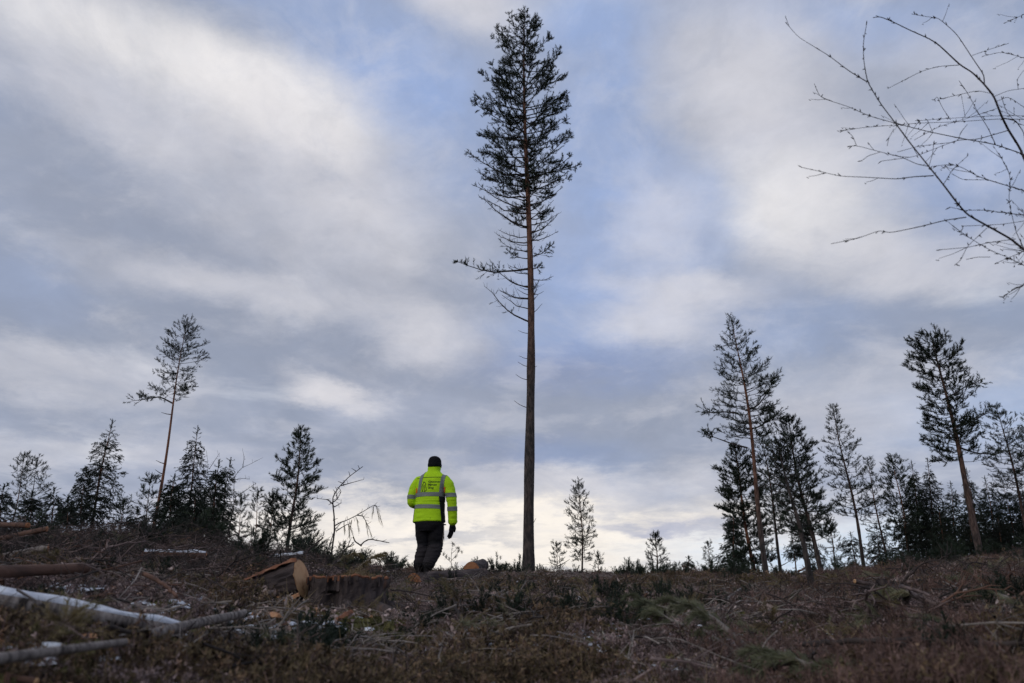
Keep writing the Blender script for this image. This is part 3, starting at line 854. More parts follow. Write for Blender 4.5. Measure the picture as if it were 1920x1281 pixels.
# loose bark slab lying along its top
def slab(name, label, cat, pts, w, th, mat, seed=0):
    rng = np.random.default_rng(seed)
    P = np.array(pts, float); n = 14
    t = np.linspace(0, 1, n); tt = np.linspace(0, 1, len(P))
    C = np.array([on_line(u, tt, P) for u in t])
    T = unit(np.gradient(C, axis=0)); side = unit(np.cross(T, [0, 0, 1.0])); up = np.cross(side, T)
    V = []
    for i in range(n):
        ww = w * (.75 + .4 * rng.random()) * (1 if 0 < i < n - 1 else .45)
        arch = th * 1.2
        for (u, v) in ((-1, 0), (-.4, arch), (.4, arch), (1, 0), (.4, arch - th), (-.4, arch - th)):
            V.append(C[i] + side[i] * u * ww * .5 + up[i] * (v + rng.normal(0, th * .18)))
    idx = np.arange(n * 6).reshape(n, 6)
    Q = np.stack([idx[:-1], np.roll(idx[:-1], -1, 1), np.roll(idx[1:], -1, 1), idx[1:]], -1).reshape(-1, 4)
    T_ = [(0, 5, 1), (1, 5, 4), (1, 4, 2), (2, 4, 3)]; e = (n - 1) * 6
    T_ += [(e + a, e + c, e + b) for a, b, c in [(0, 5, 1), (1, 5, 4), (1, 4, 2), (2, 4, 3)]]
    return tag(mesh_obj(name, mesh_from(name, V, T_, Q, [mat])), label, cat)
slab('bark_slab', 'reddish slab of loose bark along the top of the thick log', 'bark', [at(556, 1052, 5.05), at(510, 1069, 5.07), at(458, 1092, 5.1)], .10, .016, M['bark_orange'], 3)
slab('wood_splinter', 'orange torn splinter between the thick log and the stump', 'wood chip', [pt(532, 1131, .03), pt(548, 1122, .06), pt(560, 1116, .08)], .05, .012, M['chip'], 4)
slab('wood_splinter', 'rusty strip of bark lying on the moss below the stump', 'wood chip', [pt(628, 1166, .05), pt(645, 1155, .07), pt(660, 1147, .08)], .035, .01, M['bark_orange'], 5)
slab('wood_splinter', 'pale orange chip on the snow left of the mossy hump', 'wood chip', [pt(500, 1155, .04), pt(513, 1154, .06), pt(522, 1158, .06)], .05, .012, M['chip'], 6)

def stump():
    c = pt(650, 1150, 0.0)
    top_z = at(650, 1086, c[1])[2] - c[2]
    R = (at(722, 1100, c[1])[0] - at(578, 1100, c[1])[0]) / 2 * 1.03
    root = empty('tree_stump', c, 'broad old pine stump with red-edged sawn top in the foreground', 'stump')
    nu, nl = 72, 22
    V = []
    for i in range(nl):
        z = i / (nl - 1)
        for j in range(nu):
            a = j * 2 * math.pi / nu
            fl = 1 + .42 * (1 - z) ** 3 * (.55 + .8 * max(0, mnoise.noise(Vector((math.cos(a) * 1.6 + 4, math.sin(a) * 1.6, 3)))))
            rid = mnoise.noise(Vector((math.cos(a) * 5, math.sin(a) * 5, z * 2.6)))
            rid2 = mnoise.noise(Vector((math.cos(a) * 16, math.sin(a) * 16, z * 5)))
            r = R * (fl * .97 + .20 * abs(rid) - .07 + .06 * rid2)
            if abs(a - 4.45) < .22 and z < .72: r *= .78 + .12 * abs(a - 4.45) / .22     # dark rotten hollow facing the viewer
            V.append((r * math.cos(a), r * math.sin(a), -.12 + z * (top_z + .12) + (.022 * mnoise.noise(Vector((j * .37, 0, 0))) if i == nl - 1 else 0)))
    V = np.array(V)
    idx = np.arange(nl * nu).reshape(nl, nu)
    Q = np.stack([idx[:-1], np.roll(idx[:-1], -1, 1), np.roll(idx[1:], -1, 1), idx[1:]], -1).reshape(-1, 4)
    mesh_obj('bark', mesh_from('bark', V, None, Q, [M['bark_log']]), root)
    ring = V[idx[-1]]; cc = ring.mean(0)
    rings = [cc + (ring - cc) * k + np.array([0, 0, .006 * mnoise.noise(Vector((k * 9, 1, 2)))]) for k in (.98, .7, .35)]
    VV = np.concatenate(rings + [[cc]])
    T = [(3 * nu, 2 * nu + i, 2 * nu + (i + 1) % nu) for i in range(nu)]
    Qt = [(k * nu + i, k * nu + (i + 1) % nu, (k + 1) * nu + (i + 1) % nu, (k + 1) * nu + i) for k in range(2) for i in range(nu)]
    mesh_obj('cut_top', mesh_from('cut_top', VV, T, Qt, [M['wood_orange']]), root)
    rb = MB()
    for k in range(12):
        i0 = k * 6; seg = [ring[(i0 + q) % nu] * np.array([.985, .985, 1]) + [0, 0, .003 + .004 * mnoise.noise(Vector((i0 + q, 3, 1)))] for q in range(7)]
        rb.tube(seg, .009, 5)
    rb.build('bark_rim', [M['bark_orange']], root)
    # red splintered rim of inner bark: upright slivers
    rng = np.random.default_rng(8)
    for k in range(70):
        a = rng.uniform(0, 6.28)
        rr = R * rng.uniform(.97, 1.03); h = rng.uniform(.012, .04) if rng.random() > .09 else rng.uniform(.05, .12); w = rng.uniform(.005, .02)
        base = np.array([rr * math.cos(a), rr * math.sin(a), top_z - h]); s = np.array([-math.sin(a), math.cos(a), 0]); o = np.array([math.cos(a), math.sin(a), 0]) * .008
        q = [base - s * w * .5, base + s * w * .5, base + s * w * .4 + [0, 0, h + rng.uniform(0, .014)], base - s * w * .45 + [0, 0, h + rng.uniform(0, .014)]]
        v = np.array(q + [x + o for x in q])
        mesh_obj('bark_splinter', mesh_from('bark_splinter', v, None, [(0, 3, 2, 1), (4, 5, 6, 7), (0, 1, 5, 4), (2, 3, 7, 6), (1, 2, 6, 5), (0, 4, 7, 3)], [M['bark_orange'] if k % 5 == 0 else M['bark_log']]), root)
    for a, L in ((3.5, .5), (5.6, .55), (4.9, .35), (2.9, .4), (.2, .5)):
        d = np.array([math.cos(a), math.sin(a), 0])
        b = MB(); b.tube([d * R * .8 + [0, 0, .04], d * (R + L * .3) + [0, 0, .0], d * (R + L * .7) + [0, 0, -.07]], [.06, .04, .02], 9)
        b.build('root', [M['bark_log']], root, True)
    # heap of sawdust and dry needles on the top
    hp = MB()
    for k in range(1500):
        a = rng.uniform(0, 6.28); q = R * .62 * math.sqrt(rng.random())
        x, y = .08 + q * math.cos(a) * .9, q * math.sin(a) * .8
        z = top_z + .10 * math.exp(-((x - .05) ** 2 + y * y) / (R * .30) ** 2) * rng.uniform(.2, 1)
        d = unit(rng.normal(0, 1, 3)) * rng.uniform(.015, .05); w = unit(rng.normal(0, 1, 3)) * .0025
        hp.tris([[x, y, z] - w, [x, y, z] + w, np.array([x, y, z]) + d])
    h = hp.build('needle_litter', [M['dry_grass']], root); h['kind'] = 'stuff'
stump()

# felled log the person is crossing, with its sawn end
p0 = at(776, 1096, 9.2); p1 = at(905, 1084, 10.3)
log('log', 'grey plated pine log lying in front of the walking person', 'log', p0, p1, .135, .13, M['bark_log'], M['wood_orange'], plates=.09, nl=40, nu=32, seed=2)
p0 = at(884, 1069, 11.3); p1 = at(905, 1060, 14.5)
log('log', 'round orange log end facing the camera behind the walking person', 'log', p0, p1, .122, .115, M['bark_log'], M['wood_orange'], plates=.07, nl=20, nu=28, seed=3)
p0 = at(716, 1078, 12.0); p1 = at(800, 1068, 12.6)
log('log', 'dark weathered log just left of the walking person', 'log', p0, p1, .07, .06, M['bark_log'], M['wood'], plates=.08, nl=16, nu=18, seed=4)
# the red pine tops stacked on the left
log('log', 'uppermost red log with a short orange end at the left edge', 'log', at(52, 985, 6.3), at(-60, 984, 6.8), .023, .028, M['bark_red'], M['wood_orange'], seed=5, plates=.03, nl=14, nu=14)
log('log', 'red log slanting up to an oval orange end at far left', 'log', at(88, 992, 6.1), at(-10, 1013, 6.5), .023, .025, M['bark_red'], M['wood_orange'], seed=6, plates=.03, nl=14, nu=14, cut_tilt=-.9)
log('log', 'pale log with torn orange end in the middle of the left pile', 'log', at(90, 1028, 5.3), at(5, 1044, 5.4), .028, .024, M['bark_birch'], M['wood_orange'], seed=7, plates=.03, nl=14, nu=14, cut_tilt=-.8)
log('log', 'long red log curving right at the foot of the left pile', 'log', pt(162, 1066, .12), pt(-70, 1076, .16), .024, .030, M['bark_red'], M['wood_orange'], seed=8, plates=.03, bend=-.03, nl=24, nu=16)
log('log', 'snow-dusted reddish log across the brush below the dark spruce clump', 'log', at(386, 1043, 6.9), at(268, 1040, 6.7), .032, .032, M['bark_red'], M['wood_orange'], snow=.75, seed=9, plates=.03, nl=18, nu=16)
log('log', 'short log with brown end half buried left of the thick log', 'log', at(470, 1069, 6.8), at(438, 1062, 7.1), .05, .05, M['bark_red'], M['wood'], seed=10, plates=.04, nl=12, nu=18)
log('log', 'snow-covered log lying just above the thick log', 'log', at(573, 1045, 8.0), at(505, 1051, 8.6), .045, .05, M['bark_log'], M['wood'], snow=.8, seed=11, plates=.05, nl=14, nu=16, ends=(False, True))
# birches
log('birch_log', 'long snow-topped birch trunk lying across the left foreground', 'log', pt(345, 1183, .07), pt(-60, 1120, .11), .019, .033, M['bark_birch'], M['wood'], snow=.7, seed=12, plates=.02, bend=.03, nl=40, nu=24)
log('birch_log', 'thinner birch trunk lying behind the end of the long snowy one', 'log', pt(275, 1192, .09), pt(458, 1151, .13), .018, .019, M['bark_birch'], M['wood'], seed=13, plates=.02, bend=.02, nl=24, nu=16, ends=(False, True))
log('birch_log', 'low pale trunk sunk in the heath below the long snowy birch', 'log', pt(235, 1204, .11), pt(-60, 1243, .10), .010, .014, M['bark_birch'], M['wood'], seed=14, plates=.02, nl=24, nu=14)
log('log', 'pinkish log cut by the bottom left corner', 'log', pt(66, 1279, .03), pt(-90, 1260, .03), .010, .016, M['bark_red'], M['wood'], seed=15, plates=.03, nl=14, nu=14)
log('birch_log', 'short snowy birch piece with brown end below the thick log', 'log', pt(533, 1209, .05), pt(430, 1190, .06), .015, .011, M['bark_birch'], M['wood'], snow=.8, seed=16, plates=.02, nl=16, nu=14)
log('log', 'brown debarked block just right of the short snowy birch piece', 'log', pt(530, 1219, .03), pt(590, 1212, .03), .034, .022, M['chip'], M['wood_orange'], seed=17, plates=.03, nl=12, nu=16)
p0 = pt(1603, 1090, .15)
log('log', 'pale broken pole with sawn tip above the dark hollow at right', 'log', p0, at(1700, 1110, p0[1] + .15), .019, .016, M['twig'], M['wood'], seed=18, plates=.04, nl=16, nu=14, ends=(True, False))

# ------------------------------------------------------------------ single branches lying about
BN = [0]
def stick(label, pts, h, r0, r1, mat, D=None, forks=3, name='branch', ns=6, rough=.02, group=None, needles=0, nmat='needle_cut'):
    """pts: where it is seen; h: height above ground (per point or one value)"""
    BN[0] += 1
    rng = np.random.default_rng(700 + BN[0])
    if D is None:
        P = np.array([pt(x, y, hh * .6) for (x, y), hh in zip(pts, h if isinstance(h, (list, tuple)) else [h] * len(pts))])
        # keep the run of a stick smooth in depth
        if len(P) > 2 and np.ptp(P[:, 1]) > 1.6:
            dm = np.median(P[:, 1]); P = np.array([at(x, y, dm + np.clip(p[1] - dm, -.5, .5)) for (x, y), p in zip(pts, P)])
    else:
        Ds = D if isinstance(D, (list, tuple)) else [D] * len(pts)
        P = np.array([at(x, y, d) for (x, y), d in zip(pts, Ds)])
    n = max(10, 4 * len(P))
    s = np.linspace(0, 1, n); tt = np.linspace(0, 1, len(P))
    B = np.array([on_line(u, tt, P) for u in s])
    for _ in range(2): B[1:-1] = (B[:-2] + 2 * B[1:-1] + B[2:]) / 4
    L = np.linalg.norm(B[-1] - B[0])
    B[1:-1] += rng.normal(0, rough * .25, (n - 2, 3)) * min(1, L)
    c = B[0].copy()
    mb = MB(); mb.tube(B - c, np.linspace(r0, r1, n) * rng.uniform(.9, 1.12, n), ns, cap=True)
    tp, td = [], []
    dirv_ = unit(B[-1] - B[0])
    for k in range(forks):
        ss = rng.uniform(.2, .97); q0 = on_line(ss, s, B) - c
        dv = unit(dirv_ * rng.uniform(.3, 1) + rng.normal(0, .5, 3) + [0, 0, .3]); tl = L * rng.uniform(.06, .22)
        rr = np.interp(ss, [0, 1], [r0, r1])
        q1 = q0 + dv * tl * .5 + rng.normal(0, .05, 3) * tl; q2 = q0 + dv * tl + rng.normal(0, .1, 3) * tl
        mb.tube([q0, q1, q2], [rr * .6, rr * .42, rr * .2], 4)
        for u in range(needles):
            v = rng.uniform(.3, 1); tp.append(q0 + (q2 - q0) * v); td.append(dv + rng.normal(0, .3, 3))
    root = empty(name, c, label, 'branch', group)
    mb.build('wood', [mat], root, True)
    if tp:
        t = MB(); t.tris(tuft_tris(np.array(tp), np.array(td), 22, .12, .07, .0035, rng, (.2, .8)))
        t.build('needles', [M[nmat]], root)
    return root
T_, TD, TG, BO, BR = M['twig'], M['twig_dark'], M['twig_grey'], M['bark_orange'], M['bark_red']
stick('orange stick leaning across the torn log end in the left pile', [(44, 1054), (56, 1040), (66, 1024)], 0, .011, .008, BO, D=6.8, forks=0)
stick('dark pole standing crooked at the left edge of the log pile', [(3, 1006), (8, 990), (10, 975)], 0, .02, .014, TD, D=7.4, forks=1)
stick('long pale branch rising from the left pile towards the brush', [(126, 1041), (152, 1027), (183, 1020), (202, 1023)], 0, .016, .009, T_, D=8.4, forks=5)
stick('thin dark twig bending over the brush on the left', [(222, 1029), (238, 1036), (250, 1044)], 0, .009, .006, T_, D=8.2, forks=2)
stick('brown branch poking up behind the long birch trunk', [(182, 1122), (202, 1113), (215, 1101)], .12, .013, .007, BR, forks=3)
stick('brown stick lying down towards the snowy birch trunk', [(270, 1076), (295, 1087), (318, 1105), (332, 1120)], .22, .012, .007, BR, forks=3)
stick('thin dark branch laid over the end of the long birch trunk', [(196, 1176), (262, 1187), (318, 1188), (345, 1197)], .16, .008, .008, TD, forks=2)
stick('curved brown branch below the thinner birch trunk', [(345, 1197), (378, 1190), (410, 1178), (428, 1168)], .10, .010, .008, TD, forks=2)
stick('pale curved root-like branch beside the mossy hump', [(514, 1142), (528, 1151), (530, 1165), (523, 1185)], .07, .012, .010, TG, forks=1)
stick('grey stick lying on the snow left of the pale curved branch', [(442, 1173), (470, 1164), (499, 1155), (506, 1148)], .05, .010, .006, T_, forks=2)
stick('pale short branch lying flat left of the pale curved one', [(498, 1173), (515, 1170), (534, 1171)], .04, .011, .008, TG, forks=1)
stick('leaning brown twig above the left birch trunks', [(424, 1150), (440, 1137), (458, 1122)], .06, .008, .005, BR, forks=2)
stick('arched bare branch in front of the sawn end of the grey log', [(768, 1112), (790, 1106), (806, 1106), (822, 1112)], .05, .013, .009, BR, forks=1)
stick('fallen branch with broken pale end below the lone trunk', [(970, 1100), (992, 1099), (1012, 1106), (1036, 1112)], .05, .016, .009, BR, forks=3)
stick('dark hooked branch lying right of the lone trunk', [(1080, 1116), (1120, 1118), (1148, 1108), (1172, 1097)], .06, .012, .008, BR, forks=2)
stick('short dark twig sticking up from the dark hooked branch', [(1156, 1120), (1155, 1108), (1149, 1096)], .0, .011, .008, TD, forks=1)
stick('bleached straight stick leaning in the reddish heath', [(1347, 1136), (1364, 1123), (1389, 1104)], .14, .010, .008, TG, forks=0)
stick('thin dark stick beside the bleached straight one', [(1398, 1102), (1410, 1110), (1420, 1117)], .08, .010, .007, TD, forks=1)
stick('brown stick at the foot of the lone pine on its left', [(955, 1081), (969, 1076), (983, 1071)], .04, .02, .013, BR, forks=2)
stick('long dead branch sweeping down right from the pale broken pole', [(1690, 1100), (1722, 1120), (1745, 1130), (1768, 1133)], .18, .014, .009, T_, forks=4)
stick('upper bare branch running right from the pale broken pole', [(1690, 1100), (1722, 1108), (1745, 1118)], .25, .010, .006, T_, forks=3)
stick('pale forked branch standing on the right-hand slope', [(1728, 1103), (1748, 1083), (1762, 1070), (1774, 1054)], 0, .018, .009, T_, D=11.0, forks=5)
stick('thin pale branch left of the forked one on the slope', [(1712, 1086), (1724, 1072), (1732, 1062)], 0, .014, .008, T_, D=11.5, forks=3)
stick('wiry branch lying low on the slope above the pale broken pole', [(1700, 1092), (1718, 1089), (1725, 1086)], .2, .012, .008, T_, forks=3)
stick('reddish broken branches fanning out at the base of the big leaning pine', [(1818, 1052), (1838, 1045), (1852, 1050)], 0, .02, .012, BR, D=15, forks=8)
stick('crooked reddish branch hanging below the big leaning pine', [(1848, 1040), (1842, 1052), (1832, 1062)], 0, .018, .01, BR, D=14.5, forks=4)
stick('upright dead branch on the skyline between the feathery pine and the next', [(1632, 1056), (1642, 1046), (1651, 1036)], 0, .022, .012, TD, D=16, forks=5)
stick('jagged branch on the skyline behind the stout dark pine', [(1496, 1072), (1516, 1062), (1531, 1055)], 0, .03, .012, BR, D=20, forks=4)
stick('dark broken branch pointing up above the snow-covered log', [(570, 1036), (588, 1024), (606, 1008)], 0, .020, .008, TD, D=8.6, forks=3)
stick('dark curved twig above the brush left of the walking person', [(678, 1024), (666, 1016), (662, 1007)], 0, .010, .007, TD, D=9.2, forks=1)
stick('wiry arching twig above the brush left of the walking person', [(676, 1022), (690, 1011), (706, 1013), (730, 1018)], 0, .009, .005, TD, D=9.2, forks=5)
stick('orange-tipped stick in the brush on the left', [(336, 1018), (345, 1012), (357, 1008)], 0, .016, .01, BO, D=8.5, forks=1)
stick('long dark branch low in the right foreground', [(1500, 1208), (1580, 1202), (1680, 1198), (1800, 1204), (1960, 1212)], .20, .012, .010, TD, forks=6)
stick('thin brown branch rising in the right foreground', [(1712, 1196), (1730, 1186), (1750, 1176)], .10, .008, .005, BR, forks=3)
stick('orange-brown branch lying on the slope at the right edge', [(1862, 1157), (1885, 1166), (1905, 1178)], .10, .010, .007, BR, forks=2)
stick('brown branch with torn bark left of the snow at right', [(1805, 1155), (1828, 1164), (1848, 1176)], .10, .010, .006, BR, forks=2)
stick('pale branch lying across the dark heap at right', [(1795, 1136), (1825, 1134), (1842, 1140)], .14, .011, .006, T_, forks=3)
stick('reddish stick low at the bottom of the picture right of centre', [(638, 1219), (664, 1217), (690, 1219)], .08, .008, .006, BR, forks=1)
stick('dark slanting twig in the middle foreground', [(851, 1104), (855, 1140), (866, 1170)], [.28, .2, .1], .010, .007, TD, forks=3)
stick('thin upright dark twig in the middle foreground', [(870, 1150), (862, 1128), (868, 1110)], [.1, .18, .25], .006, .004, TD, forks=2)
stick('grey stick slanting through the heath at bottom left', [(395, 1205), (370, 1228), (345, 1245)], .08, .009, .007, T_, forks=3)
stick('dark curved branch at bottom left below the snowy birch piece', [(445, 1218), (415, 1215), (385, 1222), (360, 1245)], .10, .009, .006, TD, forks=3)

def jut(where, group, n, x0, x1, y0, y1, mats, seed, hmax, lmin, lmax, below):
    rng = np.random.default_rng(seed)
    for k in range(n):
        px, py = rng.uniform(x0, x1), rng.uniform(y0, y1)
        p = pt(px, py, .0)
        L = rng.uniform(lmin, lmax); a = rng.uniform(0, 6.28); e = rng.uniform(.0, hmax)
        d = np.array([math.cos(a) * math.cos(e), math.sin(a) * math.cos(e) * .6, math.sin(e)])
        r0 = rng.uniform(.005, .012)
        b = MB(); u = np.linspace(0, 1, 8)
        C = d * L * u[:, None] + np.stack([0 * u, 0 * u, .08 + .12 * L * np.sin(u * 3)], -1) + rng.normal(0, .012, (8, 3)) * L
        rows = 640.5 - FPX * ((C + p) @ CU) / ((C + p) @ CF)
        if rows.min() < below: C[:, 2] *= .3
        b.tube(C, np.linspace(r0, r0 * .4, 8), 6, cap=True)
        for q in range(int(3 + L * 9)):
            i = rng.integers(1, 8); dv = unit(d + rng.normal(0, .6, 3)) * L * rng.uniform(.1, .35)
            b.tube([C[i], C[i] + dv * .5 + rng.normal(0, .02, 3) * L, C[i] + dv], [r0 * .5, r0 * .36, r0 * .18], 4)
        mt = mats[k % len(mats)]
        col = {'twig': 'grey-brown', 'twig_dark': 'blackish', 'bark_red': 'reddish'}[mt]
        root = empty('branch', (p[0], p[1], p[2] - .03), 'bare %s dead branch %s' % (col, where), 'branch', col + ' ' + group)
        b.build('wood', [M[mt]], root, True)
jut('jutting out of the slash heap on the left', 'dead branches in the left slash heap', 34, -20, 420, 1020, 1110, ('twig', 'twig_dark', 'bark_red', 'twig_dark'), 1, .6, .2, .65, 985)
jut('lying in the slash on the right-hand slope', 'dead branches on the right-hand slope', 22, 1600, 1940, 1066, 1190, ('twig', 'twig_dark', 'bark_red', 'twig_dark'), 2, .3, .2, .55, 1040)
jut('in the brush heap behind the stump', 'dead branches behind the stump', 12, 600, 740, 1056, 1082, ('twig', 'twig_dark'), 3, .6, .2, .5, 1015)

# ------------------------------------------------------------------ felled pine boughs in the right foreground
def bough(label, stem, h, r, shoots, seed, needles='needle_cut', slen=.115, droop=.5, D=None):
    rng = np.random.default_rng(seed)
    if D is None:
        D0 = float(pt(*stem[0], .05)[1]); D = [D0 + .05 * k for k in range(len(stem))]
    P = np.array([at(x, y, d) for (x, y), d in zip(stem, D)])
    n = 16; s = np.linspace(0, 1, n); tt = np.linspace(0, 1, len(P))
    B = np.array([on_line(u, tt, P) for u in s])
    for _ in range(2): B[1:-1] = (B[:-2] + 2 * B[1:-1] + B[2:]) / 4
    c = B[0].copy(); B = B - c
    L = np.linalg.norm(B[-1])
    root = empty('pine_bough', c, label, 'branch', 'felled pine boughs in the right foreground')
    mb = MB(); mb.tube(B, np.linspace(r, r * .35, n), 6, cap=True)
    ax = unit(B[-1] - B[0]); sd = unit(np.cross(ax, [0, 0, 1.0]))
    nd = MB()
    for k in range(shoots):
        ss = .25 + .75 * (k + rng.random()) / shoots
        q0 = on_line(ss, s, B)
        sg = 1 if k % 2 else -1
        dv = unit(ax * rng.uniform(.5, 1) + sd * sg * rng.uniform(.2, .9) + [0, 0, rng.uniform(-.1, .5)])
        tl = slen * rng.uniform(.7, 1.4)
        u = np.linspace(0, 1, 6)
        C = q0 + dv * tl * u[:, None] + np.array([0, 0, -droop]) * tl * (u ** 2)[:, None]
        mb.tube(C, np.linspace(.0045, .002, 6), 4)
        CC = np.array([on_line(x, u, C) for x in np.linspace(.15, 1, 9)])
        DD = np.gradient(CC, axis=0)
        nd.tris(tuft_tris(CC, DD, 22, tl * .16, .045, .0036, rng, (.2, .7)))
    mb.build('stem', [TG], root, True)
    nd.build('needles', [M[needles]], root)
bough('pale felled pine bough arching over in the right foreground', [(1276, 1164), (1252, 1147), (1230, 1135), (1200, 1128)], (.06, .2, .28, .30), .012, 12, 1)
bough('second felled bough below the pale arching one with straight stem', [(1280, 1172), (1256, 1162), (1232, 1146)], (.03, .14, .2), .010, 6, 2)
bough('long curved felled bough trailing down to the right foreground', [(1420, 1240), (1392, 1208), (1360, 1178), (1325, 1150), (1290, 1136), (1262, 1134)], (.04, .12, .2, .26, .28, .26), .016, 16, 3)
bough('dark drooping bough in the centre of the felled boughs', [(1352, 1188), (1330, 1182), (1312, 1190), (1298, 1205), (1292, 1220)], (.2, .24, .22, .16, .08), .010, 14, 4, droop=.9)
bough('round needle tuft of a felled bough between the stems', [(1300, 1168), (1290, 1170), (1282, 1178)], (.2, .22, .2), .008, 7, 5, slen=.08)
bough('broken thick bough with torn end among the felled boughs', [(1358, 1218), (1342, 1206), (1326, 1197)], (.04, .10, .14), .016, 4, 6)
bough('green felled bough at the bottom edge right of centre', [(1560, 1272), (1520, 1250), (1480, 1232), (1450, 1236)], (.1, .2, .26, .26), .012, 16, 7)
bough('dense felled bough near the bottom right of the picture', [(1700, 1285), (1650, 1262), (1600, 1250), (1570, 1256)], (.08, .18, .24, .22), .012, 16, 8)
bough('olive felled bough on the slope by the dark hollow', [(1740, 1130), (1715, 1118), (1690, 1112), (1670, 1116)], (.1, .25, .3, .28), .014, 14, 9)
bough('dark felled bough heaped at the right edge of the picture', [(1905, 1130), (1880, 1118), (1855, 1114), (1835, 1122)], (.1, .3, .35, .3), .016, 18, 10)
bough('dull green felled bough left of the stout dark pine foot', [(1445, 1128), (1470, 1120), (1490, 1124), (1502, 1134)], (.1, .25, .25, .2), .014, 14, 11)
bough('brownish drooping bough behind the stump', [(640, 1090), (665, 1070), (690, 1050), (715, 1040)], (.1, .3, .45, .5), .014, 18, 12, needles='needle_dead', D=(8.6, 8.7, 8.8, 8.9))
bough('brownish bough behind the thick log', [(600, 1085), (615, 1065), (640, 1048), (665, 1040)], (.1, .3, .4, .4), .014, 18, 13, needles='needle_dead', D=(8.0, 8.1, 8.2, 8.4))

# ------------------------------------------------------------------ bare saplings
def sapling(name, label, lines, D, r, mat, needles=(), seed=0):
    rng = np.random.default_rng(seed)
    b0 = at(*lines[0][0], D)
    z0 = float(ground(b0[0], b0[1])) - .03
    root = empty(name, (b0[0], b0[1], z0), label, 'sapling')
    c = np.array([b0[0], b0[1], z0])
    for k, ln in enumerate(lines):
        P = np.array([at(x, y, D + .05 * k * math.sin(i * .8)) for i, (x, y) in enumerate(ln)]) - c
        if k == 0: P = np.concatenate([[[0, 0, 0]], P])
        n = max(6, 4 * len(P)); tt = np.linspace(0, 1, len(P))
        B = np.array([on_line(u, tt, P) for u in np.linspace(0, 1, n)])
        B[1:-1] = (B[:-2] + 2 * B[1:-1] + B[2:]) / 4
        mb = MB(); rr = r if k == 0 else r * .6
        mb.tube(B, np.linspace(rr, rr * .35, n), 5)
        for q in range(int(n * .7)):
            i = rng.integers(1, n); dv = unit(rng.normal(0, 1, 3) + [0, 0, .4]) * rng.uniform(.02, .07)
            mb.tube([B[i], B[i] + dv], [rr * .4, rr * .25], 3)
        mb.build('stem' if k == 0 else 'twig', [mat], root, True)
    for (x, y, L, w) in needles:
        p = at(x, y, D) - c
        u = np.linspace(0, 1, 7)
        C = p + np.stack([w * u, 0 * u, -L * u ** 1.2], -1)
        t = MB(); t.tris(tuft_tris(C, np.gradient(C, axis=0), 7, L * .2, .07, .003, rng, (.05, .4)))
        t.build('needles', [M['needle_dead']], root)
z = lambda L: [(560 + a * .1562, 860 + b * .1562) for a, b in L]
sapling('dead_sapling', 'bent bare sapling with drooping withered needle tufts left of the person',
        [z([(400, 1080), (430, 880), (425, 680), (410, 560), (410, 460), (480, 345), (600, 220), (770, 95)]),
         z([(510, 325), (600, 300), (780, 250)]), z([(430, 810), (490, 770), (580, 740), (700, 680), (800, 620), (905, 555), (945, 580)]),
         z([(405, 545), (350, 490), (325, 490), (225, 480)]), z([(420, 520), (470, 480), (510, 395)]), z([(460, 490), (455, 400)]),
         z([(355, 1090), (430, 860), (520, 760)]), z([(700, 680), (770, 690), (800, 740), (830, 800)]), z([(430, 580), (515, 530)]), z([(450, 870), (560, 800), (640, 770)])],
        8.7, .012, M['birch_twig'],
        [(*z([(925, 560)])[0], .16, .05), (*z([(945, 590)])[0], .17, .06), (*z([(905, 560)])[0], .10, -.01), (*z([(800, 740)])[0], .15, .04), (*z([(815, 780)])[0], .12, .06),
         (*z([(690, 700)])[0], .14, .04), (*z([(640, 730)])[0], .17, -.02), (*z([(590, 760)])[0], .14, .03), (*z([(540, 760)])[0], .10, .02), (*z([(600, 790)])[0], .12, .06)], 3)
sapling('bare_sapling', 'thin leafless birch sapling arching in front of the dark spruce clump',
        [[(425, 1010), (436, 960), (441, 932), (459, 921), (480, 906)], [(438, 940), (439, 895), (452, 878), (470, 870), (493, 858)], [(455, 876), (458, 858), (455, 845)],
         [(440, 900), (455, 897), (468, 899)], [(430, 985), (400, 940), (388, 905), (390, 870), (387, 845)], [(392, 880), (405, 860), (412, 850)], [(390, 900), (380, 890), (372, 890)]],
        9.5, .007, M['birch_twig'], (), 4)
sapling('bare_sapling', 'dark leafless sapling standing in the brush on the left',
        [[(272, 1070), (274, 1020), (271, 985), (272, 950)], [(273, 1010), (262, 990), (252, 965), (240, 950)], [(272, 1000), (284, 980), (290, 965)], [(273, 1040), (262, 1025), (246, 1018)]],
        7.2, .006, M['birch_twig'], (), 5)
sapling('pine_seedling', 'small wispy pine seedling right beside the legs of the person',
        [[(846, 1068), (846, 1045), (848, 1025)], [(846, 1052), (856, 1040), (861, 1034)], [(846, 1055), (836, 1046), (832, 1042)], [(847, 1038), (856, 1030), (852, 1022)]],
        11.6, .006, M['birch_twig'], (), 6)
def seedling_tufts():
    root = next(o for o in COL.objects if o.name.startswith('pine_seedling'))
    rng = np.random.default_rng(3)
    pts_ = np.array([at(x, y, 11.6) for x, y in ((848, 1024), (861, 1033), (851, 1021), (856, 1029), (832, 1041), (837, 1046), (858, 1037), (853, 1046), (842, 1050), (866, 1038))]) - np.array(root.location)
    t = MB(); t.tris(tuft_tris(pts_, np.array([[0, 0, 1.0]] * len(pts_)) + rng.normal(0, .4, (len(pts_), 3)), 26, .05, .045, .006, rng, (.3, 1.3)))
    t.build('needles', [M['needle']], root)
seedling_tufts()

